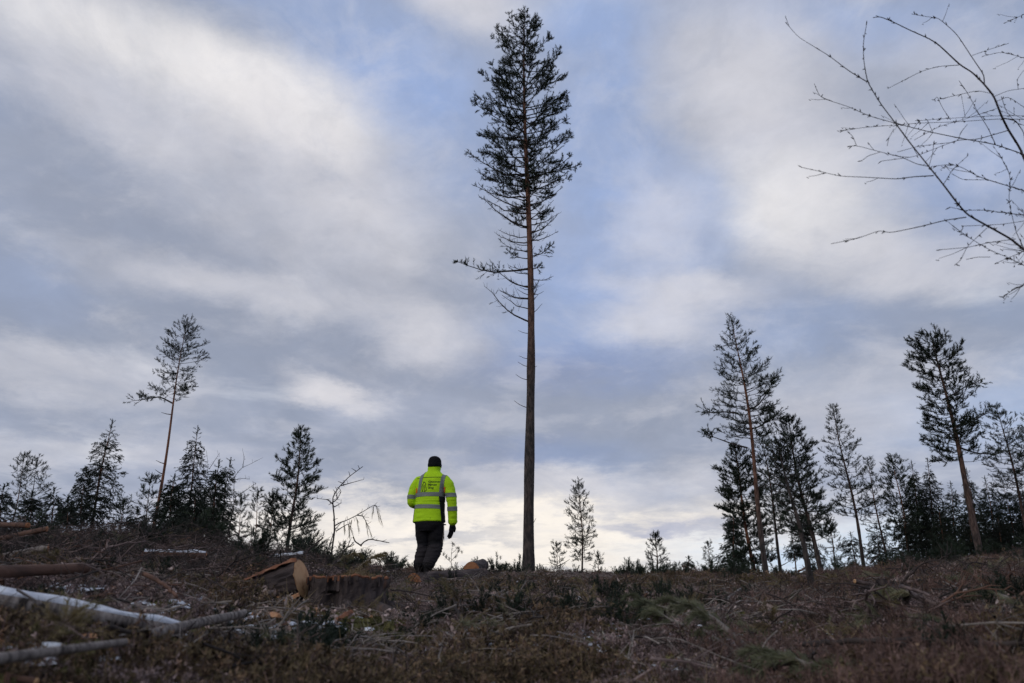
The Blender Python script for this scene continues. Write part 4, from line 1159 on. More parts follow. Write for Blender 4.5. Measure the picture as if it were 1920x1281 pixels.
# upturned root plate with a dark hollow at the right
def hollow():
    c = pt(1664, 1126, 0.0)
    root = empty('uprooted_stump', c, 'dark uprooted root mass under the pale broken pole', 'stump')
    rng = np.random.default_rng(6)
    V, nu, nv = [], 26, 16
    for i in range(nv):
        v = i / (nv - 1) * math.pi
        for j in range(nu):
            a = j * 2 * math.pi / nu
            d = np.array([math.sin(v) * math.cos(a), math.sin(v) * math.sin(a) * .7, math.cos(v)])
            r = .115 * (1 + .45 * mnoise.noise(Vector(d * 2.4)) + .25 * mnoise.noise(Vector(d * 6)))
            V.append(d * r * [1.15, 1, .8] + [0, 0, .05])
    idx = np.arange(nu * nv).reshape(nv, nu)
    Q = np.stack([idx[:-1], idx[1:], np.roll(idx[1:], -1, 1), np.roll(idx[:-1], -1, 1)], -1).reshape(-1, 4)
    mesh_obj('root_plate', mesh_from('root_plate', V, None, Q, [M['bark_log']]), root)
    for k in range(14):
        a = rng.uniform(0, 6.28); d = np.array([math.cos(a), -.6 + .5 * math.sin(a), rng.uniform(-.2, .8)])
        b = MB(); b.tube([d * .1, d * .2 + rng.normal(0, .02, 3), d * rng.uniform(.18, .28) + rng.normal(0, .04, 3)], [.014, .009, .004], 5)
        b.build('root', [M['twig_dark']], root)
hollow()

# ------------------------------------------------------------------ leafless birch hanging in from the right
def birch():
    k = .4527
    Z = lambda L: [(1470 + x * k, y * k) for x, y in L]
    lines = [  # points from the tip-side drawn base -> tip, start radius (mm), depth
        ([(1010, 690), (994, 655), (975, 610), (930, 540), (900, 480), (870, 400), (830, 350), (780, 300), (730, 270), (640, 185), (600, 160), (520, 125), (450, 90), (400, 70), (375, 72)], 7.2, 3.2),
        ([(830, 350), (828, 310), (780, 240), (715, 140), (640, 75), (580, 68), (528, 58)], 3.0, 3.2),
        ([(1040, 1060), (994, 1035), (940, 990), (850, 940), (760, 890), (720, 845), (660, 765), (600, 690), (520, 590), (465, 515), (400, 430), (345, 340), (330, 250), (328, 180), (342, 100)], 6.0, 3.0),
        ([(345, 340), (270, 295), (185, 230), (60, 155), (10, 97)], 2.6, 3.0),
        ([(620, 728), (540, 732), (470, 742), (350, 735), (230, 730), (140, 708), (70, 693)], 2.7, 3.0),
        ([(600, 690), (550, 680), (490, 652), (400, 630), (300, 603), (262, 607)], 2.0, 3.0),
        ([(755, 900), (670, 912), (560, 940), (440, 965), (395, 955), (300, 990), (195, 1010)], 2.6, 3.0),
        ([(735, 868), (685, 858)], 1.8, 3.0),
        ([(1030, 805), (994, 790), (810, 735), (740, 695), (695, 680), (610, 690)], 3.4, 3.1),
        ([(1030, 655), (994, 640), (870, 597), (740, 575), (595, 545), (465, 512), (350, 480), (270, 443), (150, 405), (125, 347)], 3.6, 3.3),
        ([(1030, 494), (994, 495), (900, 492), (720, 505), (560, 510), (465, 518), (330, 528), (240, 543)], 2.4, 3.4),
        ([(1030, 897), (994, 892), (900, 880), (820, 870), (740, 872)], 3.2, 3.1),
        ([(1030, 482), (994, 480), (870, 480), (690, 490), (560, 500)], 2.0, 3.5),
        ([(930, 540), (800, 578), (720, 580), (640, 610), (540, 650), (400, 668)], 2.2, 3.2),
        ([(875, 597), (845, 530), (800, 460), (760, 385), (725, 335)], 2.2, 3.3),
        ([(690, 497), (655, 445), (635, 400), (620, 415)], 1.6, 3.5),
        ([(1010, 1050), (994, 1030), (960, 960), (930, 830), (940, 730), (890, 635)], 2.6, 3.05),
        ([(1030, 1115), (994, 1100), (930, 1068), (850, 1035), (760, 980), (705, 940)], 2.4, 3.1),
        ([(960, 990), (850, 1005), (760, 1025), (645, 1035)], 1.8, 3.0),
        ([(725, 270), (640, 275), (570, 295), (430, 367)], 1.9, 3.2),
        ([(780, 230), (850, 205), (930, 180)], 1.5, 3.2),
        ([(1030, 255), (994, 240), (900, 215), (825, 233)], 2.0, 3.4),
        ([(1030, 45), (994, 60), (915, 95)], 1.9, 3.4),
        ([(1030, 1160), (994, 1180), (950, 1200), (905, 1232)], 2.2, 3.1),
        ([(870, 400), (930, 375), (1030, 362)], 1.7, 3.2),
        ([(870, 390), (800, 375), (650, 410)], 1.5, 3.2),
        ([(1030, 1035), (994, 1040), (880, 1090)], 1.6, 3.2),
        ([(840, 945), (760, 1020), (730, 1080), (705, 1100)], 1.6, 3.0),
        ([(880, 420), (930, 400), (1030, 470)], 1.8, 3.2),
        ([(910, 490), (960, 500), (994, 550), (1000, 640)], 3.4, 3.2),
        ([(900, 400), (920, 460), (960, 510), (1030, 530)], 1.6, 3.3),
        ([(695, 720), (740, 745), (840, 745)], 1.5, 3.05),
        ([(660, 765), (700, 700), (762, 645)], 1.6, 3.0),
        ([(1000, 915), (900, 930), (740, 937)], 1.5, 3.1),
        ([(600, 690), (615, 640), (620, 595)], 1.5, 3.0),
        ([(455, 535), (435, 570), (427, 605)], 1.2, 3.0),
        ([(720, 580), (735, 545), (760, 515)], 1.3, 3.2),
        ([(400, 630), (350, 645), (320, 668)], 1.2, 3.0),
        ([(540, 580), (640, 525), (760, 490), (880, 450)], 1.3, 3.4),
        ([(470, 630), (560, 605), (700, 590)], 1.2, 3.4),
        ([(970, 370), (965, 330), (994, 290)], 1.3, 3.4),
        ([(300, 603), (285, 565), (262, 545)], 1.1, 3.0),
        ([(855, 1065), (800, 1065), (755, 1075)], 1.1, 3.1),
    ]
    tx, ty = 3.75, 3.3
    gz = float(ground(tx, ty))
    root = empty('birch_tree', (tx, ty, gz - .05), 'leafless birch whose dark budded twigs reach in at top right', 'tree')
    c = np.array([tx, ty, gz - .05])
    top = np.array([-.35, .1, 6.2])
    b = MB(); s = np.linspace(0, 1, 14)
    b.tube(s[:, None] * top + np.stack([.06 * np.sin(s * 5), .05 * np.cos(s * 4), 0 * s], -1), .085 * (1 - s) ** .8 + .01, 10)
    b.build('trunk', [M['bark_birch']], root, True)
    rng = np.random.default_rng(12)
    for ln, rmm, D in lines:
        px = Z(ln)
        P = np.array([at(x, y, D + .05 * math.sin(i * .9)) for i, (x, y) in enumerate(px)]) - c
        if px[0][0] > 1925:      # limbs that leave the picture run on to the trunk
            jz = max(.8, P[0][2] - 1.0); ju = jz / top[2]
            j = np.array([top[0] * ju + .06 * math.sin(ju * 5), top[1] * ju + .05 * math.cos(ju * 4), jz])
            P = np.concatenate([[j * [1, 1, 1], (j * .45 + P[0] * .55) + [0, 0, -.12]], P])
        n = 4 * len(P); tt = np.linspace(0, 1, len(P))
        B = np.array([on_line(u, tt, P) for u in np.linspace(0, 1, n)])
        B[1:-1] = (B[:-2] + 2 * B[1:-1] + B[2:]) / 4
        r0 = rmm / 1000
        R = np.maximum(np.linspace(r0, r0 * .25, n), .0013)
        if len(P) > len(px): R[:5] = np.linspace(r0 * 1.8, R[5], 5)
        mb = MB(); mb.tube(B, R, 6)
        L = np.linalg.norm(np.diff(B, axis=0), axis=1).sum()
        for q in range(int(L / .055)):
            i = int(rng.integers(2, n)); T = unit(B[i] - B[i - 1])
            dv = unit(T * .8 + rng.normal(0, .6, 3)) * rng.uniform(.010, .022)
            mb.tube([B[i] - T * .004, B[i] + dv * .6, B[i] + dv], [max(R[i] * 1.05, .0024), .0026, .0008], 4)
        if rmm < 3.8:
            for q in range(int(L / .30)):
                i = int(rng.integers(n // 3, n)); T = unit(B[i] - B[i - 1])
                dv = unit(T * .8 + rng.normal(0, .5, 3)) * rng.uniform(.04, .14)
                mb.tube([B[i], B[i] + dv * .5, B[i] + dv + [0, 0, .01]], [.0015, .0012, .0009], 4)
                mb.tube([B[i] + dv, B[i] + dv * 1.12 + [0, 0, .01]], [.0022, .001], 4)
        mb.build('branch', [M['birch_twig']], root, True)
birch()

# ------------------------------------------------------------------ the walking person
def plain(name, col, rough=.8, bump=0.0, bscale=120, spec=.2, sheen=0.0, vary=.25):
    m = pmat(name, [(.3, tuple(c * (1 - vary) for c in col)), (.5, col), (.7, tuple(min(1, c * (1 + vary * .6)) for c in col))], 9, 4, rough, bump=bump, bscale=bscale, spec=spec)
    return m
M['hivis'] = plain('fluorescent_yellow_cloth', (.46, .75, .012), .75, .25, 60, vary=.08)
def _fluoro(m):      # fluorescent dye: it turns blue and ultraviolet daylight into extra yellow-green light, modelled as thin translucency
    return m
M['reflective'] = plain('grey_reflective_tape', (.20, .22, .21), .5, .05, vary=.1)
M['cloth_black'] = plain('black_work_cloth', (.012, .012, .016), .85, .2, 80)
M['cloth_dark'] = plain('dark_trouser_cloth', (.011, .010, .012), .85, .3, 80)
M['cloth_shin'] = plain('dusty_shin_cloth', (.026, .022, .024), .9, .3, 80)
M['knit_black'] = plain('black_knit', (.008, .008, .010), .9, .5, 200)
M['orange_cloth'] = plain('orange_cloth', (.75, .16, .02), .8)
M['skin'] = plain('skin', (.55, .33, .24), .6)
M['print'] = plain('dark_green_print', (.035, .055, .025), .8)
M['boot'] = plain('dark_boot_leather', (.018, .016, .018), .6, .2)
M['string'] = plain('pale_cord', (.55, .48, .42), .8)
M['eye'] = plain('eye', (.05, .04, .04), .2)

def ell_tube(mb, secs, ns=24):
    """closed loft of horizontal ellipses: (x, y, z, rx, ry)"""
    V = []
    for x, y, z, rx, ry in secs:
        for j in range(ns):
            a = j * 2 * math.pi / ns
            ca, sa = math.cos(a), math.sin(a)
            V.append((x + rx * math.copysign(abs(ca) ** .85, ca), y + ry * math.copysign(abs(sa) ** .85, sa), z))
    k = len(secs)
    n = len(V)
    idx = np.arange(n).reshape(k, ns)
    Q = np.stack([idx[:-1], np.roll(idx[:-1], -1, 1), np.roll(idx[1:], -1, 1), idx[1:]], -1).reshape(-1, 4)
    V += [secs[0][:3], secs[-1][:3]]
    T = [(n, (i + 1) % ns, i) for i in range(ns)] + [(n + 1, n - ns + i, n - ns + (i + 1) % ns) for i in range(ns)]
    mb.add(V, T, Q)

def limb_tube(mb, pts, rads, ns=16, sub=5):
    P = np.array(pts, float); R = np.array(rads, float)
    tt = np.linspace(0, 1, len(P)); n = sub * (len(P) - 1) + 1
    u = np.linspace(0, 1, n)
    B = np.array([on_line(x, tt, P) for x in u]); r = np.interp(u, tt, R)
    for _ in range(2): B[1:-1] = (B[:-2] + 2 * B[1:-1] + B[2:]) / 4
    d0, d1 = unit(B[0] - B[1]), unit(B[-1] - B[-2])
    B = np.concatenate([[B[0] + d0 * r[0] * .6], B, [B[-1] + d1 * r[-1] * .6]]); r = np.concatenate([[r[0] * .55], r, [r[-1] * .55]])
    mb.tube(B, r, ns, cap=True)

def ball(mb, c, rx, ry, rz, n=14):
    secs = []
    for i in range(1, n):
        v = i / n * math.pi
        secs.append((c[0], c[1], c[2] - rz * math.cos(v), rx * math.sin(v), ry * math.sin(v)))
    ell_tube(mb, secs)

def fuse(name, mb, voxel, mats, parent, smooth=2, wrinkle=None):
    """one continuous skin over overlapping volumes"""
    me = mb.mesh(name + '_raw', [])
    o = bpy.data.objects.new(name + '_raw', me); COL.objects.link(o)
    r = o.modifiers.new('r', 'REMESH'); r.mode = 'VOXEL'; r.voxel_size = voxel
    s = o.modifiers.new('s', 'SMOOTH'); s.iterations = smooth; s.factor = .5
    dg = bpy.context.evaluated_depsgraph_get(); dg.update()
    out = bpy.data.meshes.new_from_object(o.evaluated_get(dg))
    bpy.data.objects.remove(o); out.name = name
    n = len(out.vertices)
    co = np.empty(n * 3, np.float32); no = np.empty(n * 3, np.float32)
    out.vertices.foreach_get('co', co); out.vertex_normals.foreach_get('vector', no)
    co = co.reshape(-1, 3); no = no.reshape(-1, 3)
    if wrinkle:
        d = np.array([wrinkle(Vector(c)) for c in co.astype(float)])
        co = co + no * d[:, None]
        out.vertices.foreach_set('co', co.astype(np.float32).ravel())
    out.materials.clear()
    for m in mats: out.materials.append(m)
    out.polygons.foreach_set('use_smooth', np.ones(len(out.polygons), bool))
    out.update()
    return mesh_obj(name, out, parent) if parent is not None else out

def patch(name, src, mat, parent, planes, keep=None, lift=.004):
    """a piece of cloth lying on src, cut out by planes (point, normal: the side kept)"""
    bm = bmesh.new(); bm.from_mesh(src)
    bm.normal_update()
    if keep:
        bmesh.ops.delete(bm, geom=[f for f in bm.faces if not keep(f.calc_center_median(), f.normal)], context='FACES')
    for co, no in planes:
        bmesh.ops.bisect_plane(bm, geom=bm.verts[:] + bm.edges[:] + bm.faces[:], plane_co=co, plane_no=no, clear_inner=True)
    bm.normal_update()
    nv = [(v, v.normal.copy()) for v in bm.verts]
    for v, n in nv: v.co += n * lift
    me = bpy.data.meshes.new(name); bm.to_mesh(me); bm.free()
    me.materials.clear(); me.materials.append(mat)
    for p in me.polygons: p.material_index = 0
    return mesh_obj(name, me, parent)

def person():
    fx, fy, fz = FEET
    gz = float(ground(fx, fy))
    root = empty('person', (fx, fy, gz - .01), 'person in a fluorescent yellow jacket and black beanie walking away uphill', 'person', rot=(0, 0, RAD(-14)))
    # -- body (continuous), mostly under the clothes
    b = MB()
    ell_tube(b, [(-.01, 0, .80, .15, .11), (-.01, 0, .95, .16, .11), (-.01, 0, 1.15, .16, .11), (-.01, 0, 1.32, .18, .11), (0, 0, 1.43, .15, .09), (.01, .01, 1.48, .07, .07), (.012, .012, 1.52, .06, .06), (.015, .02, 1.58, .058, .062)])
    ball(b, (.018, .025, 1.655), .076, .098, .112)
    limb_tube(b, [(.2, 0, 1.40), (.31, -.01, 1.12), (.327, .065, .77)], [.05, .045, .026])
    limb_tube(b, [(-.2, 0, 1.40), (-.31, -.03, 1.11), (-.18, .26, 1.02)], [.05, .045, .03])
    limb_tube(b, [(.327, .068, .77), (.325, .075, .71)], [.024, .022])
    limb_tube(b, [(-.18, .26, 1.02), (-.14, .32, 1.03)], [.03, .034])
    limb_tube(b, [(-.10, 0, .80), (-.115, .04, .45), (-.148, -.005, .10)], [.09, .05, .03])
    limb_tube(b, [(.09, 0, .80), (.062, .06, .45), (.025, -.10, .10)], [.09, .055, .03])
    limb_tube(b, [(-.155, .01, .07), (-.165, .13, .055)], [.022, .02]); limb_tube(b, [(.02, -.10, .075), (-.02, .02, .062)], [.022, .02])
    limb_tube(b, [(.018, .115, 1.665), (.018, .138, 1.628)], [.010, .016], 8)          # nose
    for sx in (-1, 1):
        limb_tube(b, [(.018 + sx * .078, .02, 1.67), (.018 + sx * .080, .015, 1.625)], [.018, .013], 8)   # ears
    limb_tube(b, [(-.008, .112, 1.592), (.044, .112, 1.592)], [.008, .008], 8)          # lips
    body = fuse('body', b, .009, [M['skin']], root)
    for sx in (-1, 1):
        e = MB(); ball(e, (.018 + sx * .032, .112, 1.668), .012, .010, .010, 8); e.build('eye', [M['eye']], root, True)
    # -- trousers
    t = MB()
    ell_tube(t, [(-.03, 0, .62, .15, .13), (-.03, -.005, .70, .205, .155), (-.03, -.005, .80, .225, .165), (-.03, 0, .92, .21, .15), (-.02, 0, 1.0, .19, .14)])
    limb_tube(t, [(-.128, .0, .78), (-.135, .03, .58), (-.120, .05, .44), (-.118, .02, .33), (-.140, -.015, .22), (-.150, -.02, .115)], [.122, .112, .088, .092, .086, .084])
    limb_tube(t, [(.075, .0, .78), (.078, .05, .58), (.062, .08, .43), (.060, .02, .33), (.040, -.06, .22), (.025, -.11, .125)], [.128, .120, .106, .104, .090, .086])
    def wr(c):
        k = 1.0 if c.z < .75 else .4
        n1 = mnoise.noise(Vector((c.x * 7, c.y * 7 + 3, c.z * 22))); n2 = mnoise.noise(Vector((c.x * 18, c.y * 14, c.z * 40)))
        f = .012 * math.exp(-((c.z - .36) / .10) ** 2) + .010 * math.exp(-((c.z - .15) / .08) ** 2)
        return k * (.006 * n1 + .003 * n2) + f * (1 - abs(n1) * 2.5)
    tr = fuse('trousers', t, .009, [M['cloth_dark']], root, 2, wr)
    for sx, zt in ((-1, .40), (1, .42)):
        keepf = (lambda c, n: c.x < -.035) if sx < 0 else (lambda c, n: c.x > -.035)
        patch('shin_panel', tr.data, M['cloth_shin'], root, [(Vector((0, 0, .17)), Vector((0, 0, 1))), (Vector((0, 0, zt)), Vector((sx * .2, 0, -1)))], keepf, .003)
    # -- boots
    for (hx, hy, hz, tx, ty) in ((-.150, -.045, .0, -.17, .20), (.025, -.145, .012, -.045, .09)):
        bt = MB()
        d = unit(np.array([tx - hx, ty - hy, 0]))
        h = np.array([hx, hy, hz])
        limb_tube(bt, [h + d * .045 + [0, 0, .05], h + d * .17 + [0, 0, .05], h + d * .25 + [0, 0, .04]], [.052, .050, .042])
        limb_tube(bt, [h + d * .05 + [0, 0, .06], h + d * .05 + [0, 0, .21]], [.056, .060])
        bo = fuse('boot', bt, .008, [M['boot']], root)
        so = MB()
        side = np.array([-d[1], d[0], 0]); pr = []
        for u, w in ((-.02, .03), (.0, .044), (.07, .042), (.15, .046), (.23, .042), (.275, .02)):
            pr.append((h + d * u, w))
        L_ = [p + side * w for p, w in pr] + [p - side * w for p, w in reversed(pr)]
        n = len(L_)
        Vb = np.array([p + [0, 0, -.002] for p in L_] + [p + [0, 0, .028] for p in L_])
        so.add(np.concatenate([Vb, [Vb[:n].mean(0), Vb[n:].mean(0)]]), [(2 * n, (i + 1) % n, i) for i in range(n)] + [(2 * n + 1, n + i, n + (i + 1) % n) for i in range(n)], [(i, (i + 1) % n, n + (i + 1) % n, n + i) for i in range(n)])
        so.build('sole', [M['boot']], bo)
    # -- jacket
    j = MB()
    ell_tube(j, [(-.03, 0, .755, .238, .168), (-.03, 0, .80, .240, .170), (-.03, 0, .95, .228, .162), (-.025, 0, 1.08, .222, .158), (-.02, 0, 1.2, .226, .156), (-.015, 0, 1.32, .238, .152),
                 (-.005, 0, 1.40, .232, .138), (0, 0, 1.455, .190, .118), (.01, .005, 1.50, .125, .098), (.014, .012, 1.53, .094, .092), (.016, .02, 1.575, .098, .098), (.016, .022, 1.60, .094, .096)], 40)
    limb_tube(j, [(.18, 0, 1.395), (.265, -.005, 1.30), (.318, -.01, 1.12), (.330, .02, .95), (.328, .06, .755)], [.085, .088, .079, .073, .064])
    limb_tube(j, [(-.20, 0, 1.395), (-.275, -.005, 1.30), (-.318, -.02, 1.13), (-.316, .0, 1.055), (-.24, .17, 1.02), (-.17, .29, 1.035)], [.085, .088, .078, .076, .070, .058])
    def wj(c):
        n1 = mnoise.noise(Vector((c.x * 5 + 2, c.y * 6, c.z * 16))); n2 = mnoise.noise(Vector((c.x * 13, c.y * 12 + 5, c.z * 30)))
        n3 = mnoise.noise(Vector((c.x * 9 - c.z * 9, c.y * 5, c.z * 9 + c.x * 12)))
        arm = 1.0 if abs(c.x + .01) > .245 else .75
        hem = .006 * math.exp(-((c.z - .775) / .015) ** 2)
        fold = .008 * math.exp(-((c.z - 1.07) / .05) ** 2) * mnoise.noise(Vector((c.x * 3, c.y * 3, c.z * 55)))
        return arm * (.006 * n1 + .0035 * n2 + .004 * n3) + hem + fold
    jk = fuse('jacket', j, .008, [M['hivis']], root, 2, wj)
    J = jk.data
    torso = lambda c, n: (abs(c.x + .015) < .262 - max(0, (c.z - 1.18)) * .20 and (c.z < 1.02 or abs(c.x + .015) < .232 or c.y > .05)) 
    front_ok = lambda c, n: True
    Z = Vector((0, 0, 1))
    def band_t(name, z0, z1, sl, mat, lift=.005):
        return patch(name, J, mat, root, [(Vector((0, 0, z0)), Vector((sl, 0, 1))), (Vector((0, 0, z1)), Vector((-sl, 0, -1)))], torso, lift)
    band_t('reflective_band', 1.125, 1.185, .0, M['reflective'])
    band_t('reflective_band', .945, 1.003, .035, M['reflective'])
    # shoulder straps running up the back and over
    for sx, x0, x1, tilt in ((-1, -.188, -.132, .10), (1, .152, .208, -.10)):
        patch('reflective_band', J, M['reflective'], root,
              [(Vector((x0, 0, 1.19)), Vector((1, 0, -tilt * sx * -1))), (Vector((x1, 0, 1.19)), Vector((-1, 0, tilt * sx * -1))), (Vector((0, 0, 1.186)), Z)],
              lambda c, n: c.z < 1.52 and c.y < .2, .005)
    # sleeves
    def sleeve(ax0, ax1, t0, t1, sel, name='reflective_band', mat='reflective'):
        a, c_ = Vector(ax0), Vector(ax1); d = (c_ - a)
        patch(name, J, M[mat], root, [(a + d * t0, d), (a + d * t1, -d)], sel, .005)
    rsel = lambda c, n: c.x > .232 + max(0, c.z - 1.12) * -.2 and c.z < 1.3
    lsel = lambda c, n: c.x < -.245 and c.z < 1.3
    sleeve((.316, -.012, 1.18), (.320, -.01, 1.08), .05, .65, rsel)
    sleeve((.328, .02, .98), (.330, .03, .88), .0, .62, rsel)
    sleeve((-.312, -.015, 1.17), (-.318, -.02, 1.07), .05, .65, lsel)
    # dark side panels, orange gussets, seam of the yoke
    patch('side_panel', J, M['cloth_black'], root, [(Vector((.176, 0, .9)), Vector((1, 0, .12))), (Vector((0, 0, .74)), Z), (Vector((0, 0, 1.124)), -Z)], lambda c, n: c.x < .252 and torso(c, n), .006)
    patch('side_panel', J, M['cloth_black'], root, [(Vector((-.248, 0, .9)), Vector((-1, 0, .1))), (Vector((0, 0, .74)), Z), (Vector((0, 0, 1.0)), -Z)], lambda c, n: torso(c, n), .006)
    patch('gusset', J, M['orange_cloth'], root, [(Vector((.195, 0, 1.2)), Vector((1, 0, -.1))), (Vector((.238, 0, 1.2)), Vector((-1, 0, .1))), (Vector((0, 0, 1.187)), Z), (Vector((.0, 0, 1.265)), -Z)], lambda c, n: c.y < .08, .004)
    patch('gusset', J, M['orange_cloth'], root, [(Vector((-.232, 0, 1.2)), Vector((1, 0, -.05))), (Vector((-.195, 0, 1.2)), Vector((-1, 0, -.12))), (Vector((0, 0, 1.187)), Z), (Vector((0, 0, 1.265)), -Z)], lambda c, n: c.y < .08, .004)
    patch('yoke_seam', J, M['cloth_black'], root, [(Vector((0, 0, 1.408)), Vector((0, 0, 1))), (Vector((0, 0, 1.416)), Vector((0, 0, -1)))], lambda c, n: c.y < 0 and abs(c.x) < .22, .003)
    # cuffs and hem cord
    patch('cuff', J, M['hivis'], root, [(Vector((.328, .055, .765)), Vector((0, .15, -1)))], lambda c, n: c.x > .24, .006)
    # -- lettering and emblem on the back: flat print laid on the cloth
    bvh_bm = bmesh.new(); bvh_bm.from_mesh(J)
    tree_ = BVHTree.FromBMesh(bvh_bm)
    def lay(me, name, lift=.0045):
        for v in me.vertices:
            hit = tree_.ray_cast(Vector((v.co.x, -1.0, v.co.z)), Vector((0, 1, 0)))
            y = hit[0].y if hit[0] is not None else -.16
            v.co.y = y - lift
        me.materials.clear(); me.materials.append(M['print'])
        for p in me.polygons: p.material_index = 0
        return mesh_obj(name, me, root)
    for word, x, z in (('Glommen', -.012, 1.327), ('Mj\u00f8sen', -.012, 1.282), ('Skog', -.012, 1.237)):
        cu = bpy.data.curves.new('lettering', 'FONT'); cu.body = word; cu.size = .046; cu.offset = .0006
        o = bpy.data.objects.new('lettering_raw', cu); COL.objects.link(o)
        dg = bpy.context.evaluated_depsgraph_get(); dg.update()
        me = bpy.data.meshes.new_from_object(o.evaluated_get(dg)); bpy.data.objects.remove(o)
        for v in me.vertices: v.co = Vector((x + v.co.x, 0, z + v.co.y))
        me.name = 'lettering'
        lay(me, 'lettering')
    # emblem: outline of an upright animal figure drawn as two nested strokes
    def stroke(pts, w):
        P = np.array(pts, float); n = 6 * len(P)
        tt = np.linspace(0, 1, len(P)); B = np.stack([np.interp(np.linspace(0, 1, n), tt, P[:, i]) for i in range(2)], 1)
        for _ in range(3): B[1:-1] = (B[:-2] + 2 * B[1:-1] + B[2:]) / 4
        T = np.gradient(B, axis=0); T /= np.linalg.norm(T, axis=1, keepdims=True)
        N = np.stack([-T[:, 1], T[:, 0]], 1)
        A, C = B + N * w / 2, B - N * w / 2
        V = [(a[0], 0, a[1]) for a in A] + [(c_[0], 0, c_[1]) for c_ in C]
        return V, [(i, i + 1, n + i + 1, n + i) for i in range(n - 1)]
    e = MB()
    X = lambda a, z: (-.126 + (a - 312) * .00165, 1.345 - (z - 338) * .00165)
    for pts, w in (([(316, 436), (326, 428), (320, 400), (324, 368), (336, 346), (348, 342), (358, 356), (354, 374), (364, 396), (366, 420), (352, 424), (356, 436), (344, 437)], .0065),
                   ([(328, 432), (334, 410), (334, 386), (342, 368), (348, 382), (346, 404), (350, 420), (340, 437), (322, 438)], .0060),
                   ([(336, 346), (330, 340), (340, 338), (348, 342)], .005)):
        V, Q = stroke([X(a, z) for a, z in pts], w); e.add(V, None, Q)
    lay(e.mesh('emblem', []), 'emblem')
    bvh_bm.free()
    # -- beanie with turned-up edge
    bn = MB()
    ell_tube(bn, [(.018, .022, 1.585, .088, .106), (.018, .022, 1.60, .101, .118), (.018, .022, 1.635, .103, .120), (.018, .022, 1.648, .097, .114), (.018, .02, 1.70, .094, .110), (.018, .018, 1.735, .078, .092), (.018, .016, 1.757, .048, .058), (.018, .016, 1.766, .012, .014)], 30)
    fuse('beanie', bn, .008, [M['knit_black']], root, 2, lambda c: .0022 * math.sin(math.atan2(c.y - .02, c.x - .018) * 46) if c.z > 1.59 else 0)
    # -- gloves: palm, four unequal bent fingers and a thumb
    def glove(w, fwd, side, down):
        g = MB(); w, fwd, side, down = (np.array(v, float) for v in (w, fwd, side, down))
        down = down * 1.18
        limb_tube(g, [w - down * .03, w + down * .05], [.041, .041])
        for s_, r_ in ((-.022, .024), (0, .026), (.022, .024)):
            limb_tube(g, [w + down * .03 + fwd * s_, w + down * .10 + fwd * s_ * 1.15], [.024, r_ * .8])
        for s_, L, r_ in ((.030, .078, .0115), (.010, .088, .012), (-.010, .082, .0115), (-.029, .064, .010)):
            k = w + down * .105 + fwd * s_
            limb_tube(g, [k, k + down * L * .45 + side * .012, k + down * L * .8 + side * .034, k + down * L + side * .055], [r_, r_ * .95, r_ * .9, r_ * .8], 10)
        k = w + down * .035 + fwd * .034
        limb_tube(g, [k, k + down * .035 + fwd * .026 + side * .01, k + down * .075 + fwd * .026 + side * .024], [.015, .0135, .011], 10)
        fuse('glove', g, .0045, [M['cloth_black']], root, 2)
    glove((.326, .075, .748), unit([.75, .65, 0]), unit([-.65, .75, 0]), unit([-.20, .08, -1]))
    glove((-.17, .29, 1.035), unit([.2, .1, 1]), unit([.6, .9, 0]), unit([.55, .8, .1]))
    # -- pale cord trailing from the pocket and a dark tool end
    for k, (a, c_) in enumerate((((.205, -.02, .735), (.232, -.02, .47)), ((.21, .0, .73), (.195, .0, .45)))):
        s_ = MB(); a, c_ = np.array(a), np.array(c_)
        s_.tube([a, a * .6 + c_ * .4 + [.006, 0, 0], c_], [.0032, .0028, .0024], 5); s_.build('cord', [M['string']], root)
    tl = MB(); tl.tube([(.18, -.02, .705), (.215, -.02, .715), (.25, -.02, .712)], [.014, .012, .007], 8, cap=True); tl.build('tool_end', [M['cloth_black']], root)
person()

# ------------------------------------------------------------------ ground cover (nobody could count it)
def variants(name, fn, n, mats, seed):
    coll = bpy.data.collections.new(name + '_kinds')       # not part of the scene itself
    for i in range(n):
        mb = MB(); fn(mb, np.random.default_rng(seed * 100 + i), i)
        o = bpy.data.objects.new('%s_kind_%02d' % (name, i), mb.mesh('%s_kind' % name, mats))
        coll.objects.link(o)
    return coll

